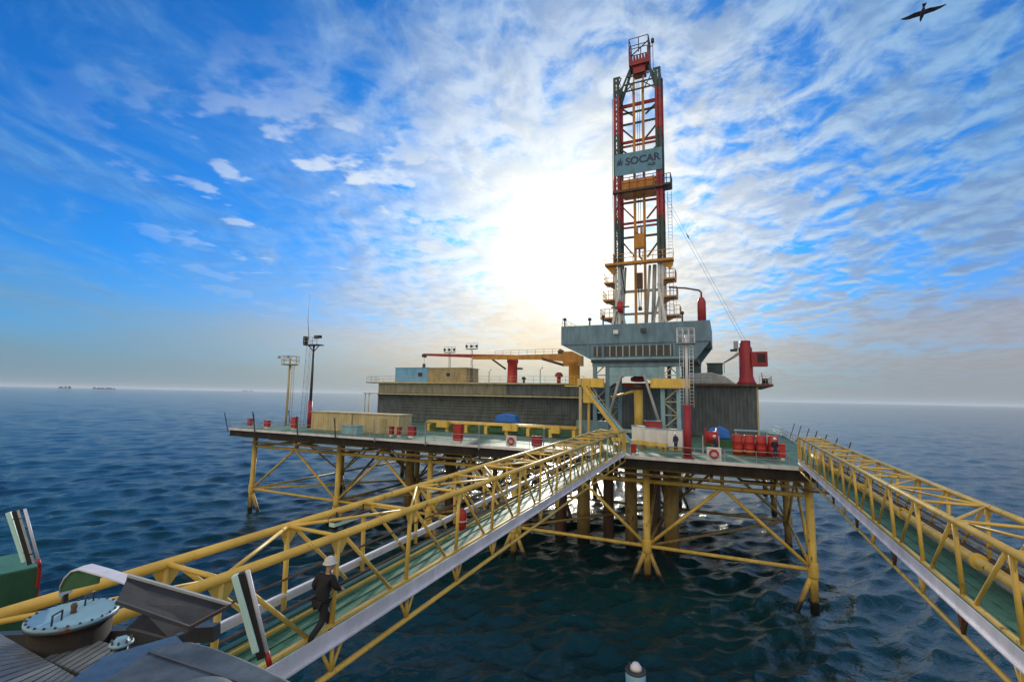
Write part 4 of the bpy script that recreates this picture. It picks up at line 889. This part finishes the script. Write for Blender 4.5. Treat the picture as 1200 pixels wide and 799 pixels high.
def person(label, loc, rz, pose='stand', jacket='cloth', trousers='cloth', group=None):
    """faces local +Y; local units in metres, feet on z = 0"""
    p = thing('person', label, 'person', loc, group); p.rotation_euler.z = rz
    lean = .10 if pose == 'walk' else .02
    if pose == 'walk':
        hipz = .86; kl, al = (-.10, .24, .50), (-.11, .40, .09); kr, ar = (.10, -.03, .46), (.10, -.40, .13)
        el, hl = (-.235, -.14 + lean, 1.14), (-.21, .06 + lean, .96); er, hr = (.235, .06 + lean, 1.14), (.20, .26 + lean, 1.02)
    else:
        hipz = .92; kl, al = (-.11, .02, .50), (-.12, -.02, .09); kr, ar = (.11, .03, .50), (.13, .0, .09)
        el, hl = (-.27, -.02, 1.12), (-.22, .14, .94); er, hr = (.27, -.02, 1.12), (.24, .12, .92)
    V_ = Vector; pel = (0, 0, hipz); sp = (0, lean * .5, hipz + .25); ch = (0, lean, hipz + .46); nk = (0, lean * 1.25, hipz + .58); hd = (0, lean * 1.6 + .02, hipz + .68); tp_ = (0, lean * 1.6, hipz + .77)
    sl, sr = (-.18, lean, hipz + .51), (.18, lean, hipz + .51); jl, jr = (-.09, 0, hipz - .04), (.09, 0, hipz - .04)
    def toe(a): return (a[0], a[1] + .16, max(.04, a[2] - .05))
    J = [(pel, (.14, .10)), (sp, (.13, .09)), (ch, (.15, .105)), (nk, .055), (hd, (.075, .09)), (tp_, (.07, .085)),
         (sl, .062), (el, .042), (hl, .03), (sr, .062), (er, .042), (hr, .03), (jl, .09), (kl, .058), (al, .042), (toe(al), .04), (jr, .09), (kr, .058), (ar, .042), (toe(ar), .04),
         ((hd[0], hd[1] + .105, hd[2] + .0), .014), ((-.082, hd[1] - .01, hd[2]), .014), ((.082, hd[1] - .01, hd[2]), .014)]
    E_ = [(0, 1), (1, 2), (2, 3), (3, 4), (4, 5), (2, 6), (6, 7), (7, 8), (2, 9), (9, 10), (10, 11), (0, 12), (12, 13), (13, 14), (14, 15), (0, 16), (16, 17), (17, 18), (18, 19), (4, 20), (4, 21), (4, 22)]
    for hi, e, s in ((8, el, -1), (11, er, 1)):
        h = V_(J[hi][0]); d_ = (h - V_(e)).normalized(); palm = h + d_ * .07; pi = len(J); J.append((tuple(palm), (.03, .018))); E_.append((hi, pi))
        sidev = V_((0, 1, 0)).cross(d_).cross(d_).normalized()
        for f, (off, ln) in enumerate(((-.027, .062), (-.009, .075), (.009, .07), (.027, .055))):
            k1 = palm + d_ * ln * .6 + sidev * off; k2 = palm + d_ * ln + sidev * off + V_((-s * .02, 0, 0)); i1 = len(J)
            J.append((tuple(k1), .0085)); J.append((tuple(k2), .007)); E_ += [(pi, i1), (i1, i1 + 1)]
        th_ = h + d_ * .045 - sidev * .045; i1 = len(J); J.append((tuple(th_), .0095)); E_.append((hi, i1))
    skin_mesh('body', J, E_, 'skin', p, 1)
    JJ = [((0, 0, hipz - .10), (.20, .16)), ((0, 0, hipz + .16), (.20, .16)), (ch, (.215, .16)), (tuple(V_(nk) + V_((0, 0, .0))), .085), (sl, .10), (el, .08), (tuple(V_(el).lerp(V_(hl), .92)), .048), (sr, .10), (er, .08), (tuple(V_(er).lerp(V_(hr), .92)), .048)]
    skin_mesh('jacket', JJ, [(0, 1), (1, 2), (2, 3), (2, 4), (4, 5), (5, 6), (2, 7), (7, 8), (8, 9)], jacket, p, 2)
    JT = [(pel, (.15, .12)), (jl, .105), (kl, .078), (tuple(V_(al) + V_((0, 0, .05))), .062), (jr, .105), (kr, .078), (tuple(V_(ar) + V_((0, 0, .05))), .062)]
    skin_mesh('trousers', JT, [(0, 1), (1, 2), (2, 3), (0, 4), (4, 5), (5, 6)], trousers, p, 2)
    for a in (al, ar):
        skin_mesh('boot', [(tuple(V_(a) + V_((0, -.02, .04))), .055), (tuple(V_(a) + V_((0, -.01, -.04))), .055), (tuple(V_(toe(a)) + V_((0, 0, .005))), (.05, .042))], [(0, 1), (1, 2)], 'black', p, 2)
    hm = MB().lathe((0, 0, 0), [(.150, 0), (.152, .012), (.128, .02), (.125, .06), (.105, .115), (.06, .148), (.01, .158)], 20)
    base = wpos(p)
    for v_ in hm.v: v_.y = v_.y * 1.12; v_ += Vector((0, tp_[1] + .015, tp_[2] + .0 - .03)) + base
    h_ = build('helmet', hm, 'helmet', p)
    for s in (-1, 1):
        ey = MB().lathe(Vector((s * .032, hd[1] + .088, hd[2] + .022)) + base, [(.002, 0), (.011, .004), (.002, .01)], 8, (0, 1, 0)); build('eye', ey, 'black', p)
    build('mouth', MB().box(base.x - .025, base.x + .025, base.y + hd[1] + .086, base.y + hd[1] + .093, base.z + hd[2] - .052, base.z + hd[2] - .044), 'maroon', p)
    return p
fa = (atz(352, 764, 10.93) + atz(394, 739, 10.93)) / 2
person('man in dark clothes and white helmet striding away on the left bridge', (fa.x, fa.y, 10.915), R(-3), 'walk').scale = (.86,) * 3
for px, py, y, jk, lb_ in ((792, 520, 48.6, 'navy', 'person in navy workwear before the rightmost white locker'), (838, 520, 47.8, 'navy', 'person in navy workwear beside the big red reel'), (908, 520, 48.2, 'cloth', 'person in dark clothes by the head of the right bridge'), (867, 520, 55, 'brightblue', None)):
    if lb_ is None: continue
    a = aty(px, py, y); person(lb_, (a.x, y, ZD + .005), random.uniform(1.5, 4.5), 'stand', jk, 'navy')
# ------------------------------------------------------------------ sea gulls
def gull(label, p, span, roll, yaw):
    t = thing('gull', label, 'bird', p, None); s = span / 1.3
    b_ = MB().path([(0, -.26, 0), (0, -.16, .0), (0, 0, .0), (0, .14, .01), (0, .20, .03), (0, .26, .025), (0, .31, .015)], [.012, .05, .075, .055, .042, .035, .008], 10)
    rot = Matrix.Rotation(yaw, 3, 'Z') @ Matrix.Rotation(roll, 3, 'Y') @ Matrix.Rotation(R(-25), 3, 'X')
    def put(nm, mb):
        mb.v = [rot @ (v_ * s) + Vector(p) for v_ in mb.v]; build(nm, mb, 'feather', t)
    put('body', b_)
    for sd in (-1, 1):
        w = MB(); up = []
        for k, (xx, zz, yl, yt) in enumerate(((0, .02, .09, -.10), (.22, .09, .12, -.07), (.36, .07, .11, -.05), (.52, .01, .04, -.06), (.66, -.05, -.06, -.09))):
            up += [(sd * xx, yl, zz + .008), (sd * xx, yt, zz + .008), (sd * xx, yl, zz - .008), (sd * xx, yt, zz - .008)]
        fs = []
        for k in range(4):
            a = k * 4; fs += [(a, a + 4, a + 5, a + 1), (a + 2, a + 3, a + 7, a + 6), (a, a + 2, a + 6, a + 4), (a + 1, a + 5, a + 7, a + 3)]
        w.add(up, fs + [(0, 1, 3, 2), (16, 18, 19, 17)]); put('wing', w)
    put('tail', MB().prism([(-.03, -.2, 0), (.03, -.2, 0), (.07, -.36, 0), (-.07, -.36, 0)], (0, 0, .01)))
gull('large dark gull gliding high in the top right corner of the sky', atd(1081, 16, 16.5), 1.22, R(-5), R(-2))
gull('tiny gull in flight left of the derrick', atd(645, 277, 75), 1.1, R(-50), R(50))
gull('tiny gull in flight right of the derrick', atd(806, 277, 75), 1.1, R(60), R(40))
# ------------------------------------------------------------------ buoy, far platforms
b0 = atz(745, 806, 0); t = thing('mooring_buoy', 'pale blue can buoy with white top floating at the bottom of the view', 'buoy', b0)
build('float', MB().lathe(b0, [(.4, -.5), (.52, -.45), (.54, .75), (.5, .85)], 24), 'hull', t); build('collar', MB().lathe(b0 + Vector((0, 0, .85)), [(.56, 0), (.57, .08), (.45, .12)], 24), 'dark', t)
build('cap', MB().lathe(b0 + Vector((.02, 0, .97)), [(.32, 0), (.30, .14), (.16, .32), (.04, .36)], 16), 'helmet', t); build('eye', MB().tube(b0 + Vector((-.33, .1, .96)), b0 + Vector((-.33, .1, 1.2)), .06, 8), 'dark', t)
def far_rig(px, dist, w, h, label, mast):
    d_ = ray(px, 452 + .02 * px); a = math.atan2(d_[0], d_[1]); p = Vector((math.sin(a) * dist, math.cos(a) * dist, 0)); t = thing('far_platform', label, 'platform', p)
    sd = Vector((math.cos(a), -math.sin(a), 0)); fw = Vector((math.sin(a), math.cos(a), 0))
    build('deck', MB().bar(p - sd * w / 2 + Vector((0, 0, h * .55)), p + sd * w / 2 + Vector((0, 0, h * .55)), w * .3, h * .16), 'farsteel', t)
    n = 6
    for k in range(n): q_ = p + sd * w * (k / (n - 1) - .5) * .94; build('leg', MB().tube(q_ + Vector((0, 0, -3)), q_ + Vector((0, 0, h * .5)), h * .035, 6), 'farsteel', t)
    for o_, ww, hh in mast: q_ = p + sd * w * o_; build('block', MB().bar(q_ - sd * ww / 2 + Vector((0, 0, h * .64 + hh / 2)), q_ + sd * ww / 2 + Vector((0, 0, h * .64 + hh / 2)), w * .2, hh), 'farsteel', t)
far_rig(76, 3300, 48, 20, 'distant small platform on the horizon at far left', [(-.3, 12, 6), (.05, 6, 8), (.35, 10, 7)])
far_rig(122, 3400, 95, 17, 'distant long platform on the horizon right of the small one', [(-.42, 10, 8), (-.15, 30, 5), (.2, 25, 6), (.44, 8, 4)])
far_rig(290, 6500, 130, 20, 'faint distant platform on the horizon behind the left deck end', [(-.2, 40, 7), (.3, 25, 5)])
# ------------------------------------------------------------------ foreground: equipment at the near end of the left bridge
hp = thing('host_platform', 'dark steel corner of the near platform at lower left', 'platform', (-6, 1, 12.4))
build('deck', MB().box(-9.8, -3.4, -4, 2.35, 12.2, 12.4), 'dark', hp)
build('edge_beam', MB().bar((-9.4, 1.75, 12.72), (-4.6, 3.3, 13.25), .10, .14), 'dark', hp)
build('edge_beam', MB().bar((-9.4, 1.55, 12.5), (-4.6, 3.05, 13.0), .30, .05), 'dark', hp)
for x, y in ((-7.4, 1.6), (-3.8, 1.8), (-5.6, 2.1)): build('support_post', MB().bar((x, y, -3), (x, y, 12.2), .35), 'yellowfar', hp)
def plank(quad, z, n, label, mt='slate'):
    P4 = [atz(x, y, z) for x, y in quad]; c = sum(P4, Vector()) / 4; t = thing('plank_cover', label, 'cover', c)
    mb = MB()
    for k in range(n):
        a, b_ = P4[0].lerp(P4[3], (k + .04) / n), P4[1].lerp(P4[2], (k + .04) / n); c_, d_ = P4[0].lerp(P4[3], (k + .82) / n), P4[1].lerp(P4[2], (k + .82) / n)
        mb.prism([a, b_, d_, c_], (0, 0, -.02))
    build('planks', mb, mt, t); build('bearer', MB().prism([p_ + Vector((0, 0, -.03)) for p_ in P4], (0, 0, -.03)), 'dark', t)
    for k in range(2): e = P4[k].lerp(P4[3 - k], .5); build('bearer_post', MB().bar((e.x, e.y, 12.4), (e.x, e.y, z - .06), .06), 'dark', t)
plank([(-60, 716), (0, 742), (88, 792), (10, 860)], 13.25, 22, 'slatted grey metal cover in the lower left corner', 'slat')
plank([(52, 771), (100, 744), (152, 762), (104, 792)], 13.2, 9, 'slatted dark metal cover between the hatch and the small valve', 'slat')
# round hatch with bolted lid
lc_ = atz(86, 719, 13.42)
t = thing('round_hatch', 'round dark drum with a pale bolted lid and two handles', 'hatch', (lc_.x, lc_.y, 12.4))
LR = .345
build('drum', MB().lathe((lc_.x, lc_.y, 12.4), [(LR * .88, 0), (LR * .88, .98)], 40), 'soot', t)
build('rim', MB().lathe((lc_.x, lc_.y, 13.38), [(LR * .92, 0), (LR * 1.0, .0), (LR * 1.0, .02)], 40), 'dark', t)
lid = build('lid', MB().lathe((lc_.x, lc_.y, 13.402), [(LR * 1.01, 0), (LR * 1.01, .022), (LR * .9, .03)], 48), 'paleblue', t)
bl = MB()
for k in range(24): a = k * math.tau / 24; q_ = Vector((lc_.x + LR * .95 * math.cos(a), lc_.y + LR * .95 * math.sin(a), 13.424)); bl.tube(q_, q_ + Vector((0, 0, .018)), .011, 6)
build('bolt_ring', bl, 'dark', lid)
dirx = (atz(115, 700, 13.42) - atz(58, 735, 13.42)).normalized()
for s in (-1, 1):
    c = Vector((lc_.x, lc_.y, 13.43)) + dirx * s * LR * .62; sd = dirx
    build('handle', MB().path([c - sd * .06, c - sd * .06 + Vector((0, 0, .09)), c + sd * .06 + Vector((0, 0, .09)), c + sd * .06], .009, 6), 'dark', lid)
build('lifting_lug', MB().lathe((lc_.x, lc_.y, 13.43), [(.03, 0), (.022, .03), (.03, .07), (.02, .09)], 10), 'brown', lid)
# small flanged valve
vc = atz(143, 747, 13.5)
t = thing('flanged_valve', 'small capped valve with a bolted pale flange beside the slatted covers', 'valve', (vc.x, vc.y, 13.2))
build('stem', MB().lathe((vc.x, vc.y, 13.0), [(.055, 0), (.05, .45)], 14), 'dark', t); build('flange', MB().lathe((vc.x, vc.y, 13.45), [(.085, 0), (.085, .02), (.05, .025), (.045, .05)], 20), 'paleblue', t)
bl = MB()
for k in range(8): a = k * math.tau / 8; q_ = Vector((vc.x + .07 * math.cos(a), vc.y + .07 * math.sin(a), 13.43)); bl.tube(q_, q_ + Vector((0, 0, .065)), .009, 6)
build('bolt_ring', bl, 'dark', t)
# tilted dark sheet with a lower brown sheet
A_, B_, C_, D_ = atd(150, 675, 4.5), atd(270, 709, 4.5), atd(222, 735, 4.1), atd(136, 705, 4.1)
t = thing('tilted_tray', 'dark rusty steel sheet tilted like a tray beside the round hatch', 'steel tray', (D_ + B_) / 2)
nrm = (B_ - A_).cross(D_ - A_).normalized() * .015
build('sheet', MB().prism([A_, B_, C_, D_], nrm), 'rusty', t)
build('lip', MB().bar(A_, B_, .03, .04), 'grey', t); build('lip', MB().bar(C_, B_, .02, .03), 'brown', t); build('lip', MB().bar(D_, C_, .02, .03), 'dark', t)
E1, E2, E3, E4 = atd(148, 736, 4.3), atd(170, 716, 4.5), atd(226, 734, 4.3), atd(205, 752, 4.0)
build('lower_sheet', MB().prism([E1, E2, E3, E4], (0, 0, -.015)), 'rusty', t)
q_ = atd(211, 742, 3.95); build('support_post', MB().bar(q_, (q_.x, q_.y, 12.4), .05), 'dark', t)
# white curved duct
t = thing('curved_hood', 'white curved hood with green side behind the tilted steel sheet', 'hood', atd(90, 690, 4.6))
pts = [atd(85, 692, 5.1), atd(86, 680, 5.1), atd(91, 670, 5.1), atd(99, 662, 5.1), atd(108, 660, 5.05), atd(130, 666, 5.0), atd(202, 689, 4.8)]
side = Vector((.41, -.91, 0)).normalized() * .16
db = MB()
vs = []
for p_ in pts: vs += [p_, p_ + side, p_ + side - Vector((0, 0, .015)), p_ - Vector((0, 0, .015))]
n_ = len(pts)
db.add(vs, [(i * 4 + a, i * 4 + (a + 1) % 4, i * 4 + 4 + (a + 1) % 4, i * 4 + 4 + a) for i in range(n_ - 1) for a in range(4)] + [(0, 1, 2, 3), (n_ * 4 - 1, n_ * 4 - 2, n_ * 4 - 3, n_ * 4 - 4)])
build('top_strip', db, 'white', t)
lowp = [p_ + side * .9 - Vector((0, 0, .017)) for p_ in pts[1:6]]
build('side_panel', MB().prism(lowp + [lowp[-1] - Vector((0, 0, .08)), lowp[0] - Vector((0, 0, .05))], side * -.12), 'green2', t)
build('support_post', MB().bar(pts[0] + side * .5, (pts[0].x + side.x * .5, pts[0].y + side.y * .5, 12.0), .04), 'dark', t)
# shallow domed housing at the bottom edge and the dark flat cover it stands on
ol = [atz(x, y, 14.2) for x, y in ((104, 806), (140, 784), (172, 762), (200, 750), (226, 750), (252, 757), (282, 768), (316, 783), (350, 800), (392, 828), (330, 880), (120, 880))]
cc = atz(222, 826, 14.2)
t = thing('domed_housing', 'low rounded grey housing with a shallow dome at the bottom edge of the view', 'housing', cc)
build('shell', MB().prism([p_ - Vector((0, 0, .30)) for p_ in ol], (0, 0, .30)), 'domegrey', t, bevel=.022)
RR = .19
build('dome', MB().lathe(cc + Vector((0, 0, .002)), [(RR, 0), (RR * .97, .012), (RR * .9, .025), (RR * .7, .042), (RR * .4, .052), (.005, .055)], 56), 'domegrey', t)
build('seam', MB().bar(ol[2].lerp(ol[10], .02) + Vector((0, 0, .003)), ol[8].lerp(ol[10], .3) + Vector((0, 0, .003)), .012, .004), 'dark', t)
build('base', MB().box(cc.x - .08, cc.x + .08, cc.y - .08, cc.y + .08, 12.4, cc.z - .301), 'dark', t)
fq = [atz(70, 806, 13.6), atz(122, 768, 13.6), atz(206, 744, 13.6), atz(262, 800, 13.6)]
t = thing('flat_cover', 'smooth dark blue grey sheet between the slatted cover and the dome', 'cover', sum(fq, Vector()) / 4)
build('sheet', MB().prism(fq, (0, 0, -.02)), 'sheetblue', t); build('support_post', MB().bar((fq[1].x + .1, fq[1].y - .05, 12.4), (fq[1].x + .1, fq[1].y - .05, 13.57), .05), 'dark', t)
# twin tube lamps on leaning stands
def lamp_stand(p0, p1, t0, t1, zfoot, label):
    t = thing('lamp_stand', label, 'lamp', p0, 'leaning tube lamps on white posts')
    build('post', MB().tube(p0.lerp(p1, .14), p1, .028, 12), 'white', t); build('foot', MB().tube(p0, p0.lerp(p1, .14), .034, 12), 'red', t)
    build('housing', MB().bar(t0.lerp(p0, .42), t1.lerp(p1, .42), .10, .09), 'black', t)
    build('diffuser', MB().bar(t0, t1, .095, .085), 'lamp', t, bevel=.012)
    ch = MB()
    for k in range(16): q_ = p0.lerp(p1, .3 + .042 * k).lerp(t0.lerp(t1, .3 + .042 * k), .16); ch.tube(q_, q_ + Vector((0, 0, .022)), .014, 6)
    build('chain', ch, 'dark', t)
    for s in (.2, .85): build('bracket', MB().bar(p0.lerp(p1, s), t0.lerp(t1, s), .02, .02), 'dark', t)
    if zfoot is not None: build('footing', MB().bar(p0, (p0.x, p0.y, zfoot), .05), 'red', t)
lamp_stand(atd(316, 779, 6), atd(290, 668, 6.05), atd(301, 763, 5.95), atd(276, 673, 6.0), None, 'leaning lamp on a white post at the near end of the left bridge')
lamp_stand(atd(47, 664, 10.9), atd(29, 596, 10.9), atd(29, 658, 10.9), atd(10, 600, 10.9), 11.0, 'leaning lamp on a white post by the green box at far left')
# green box at the left edge
g0 = atd(47, 664, 11); zt = g0.z
t = thing('green_container', 'green steel box with a red end at the left edge of the view', 'container', (g0.x - 1.5, g0.y - 1, zt - 1.5))
q1 = atz(20, 649, zt); dv = (q1 - g0); dv.z = 0; ln = dv.length; dv.normalize(); sd = atz(0, 674, zt) - g0; sd.z = 0; sd = sd.normalized() * 3.2
base4 = [g0, g0 + dv * (ln), g0 + dv * ln + sd, g0 + sd]
build('body', MB().prism([p_ - Vector((0, 0, 1.9)) for p_ in base4], (0, 0, 1.88)), 'green2', t)
build('roof', MB().prism([p_ - Vector((0, 0, .017)) for p_ in base4], (0, 0, .04)), 'green', t)
ou = -sd.normalized() * .03
build('red_end', MB().prism([base4[0] + ou * .2 - Vector((0, 0, 1.85)), base4[0] + ou * .2 - Vector((0, 0, .05)), base4[1] + ou * .2 - Vector((0, 0, .05)), base4[1] + ou * .2 - Vector((0, 0, 1.85))], ou), 'red', t)
for p_ in base4: build('support_post', MB().tube((p_.x * .995, p_.y, -3), (p_.x * .995, p_.y, zt - 1.9), .12, 8), 'ochre', t)
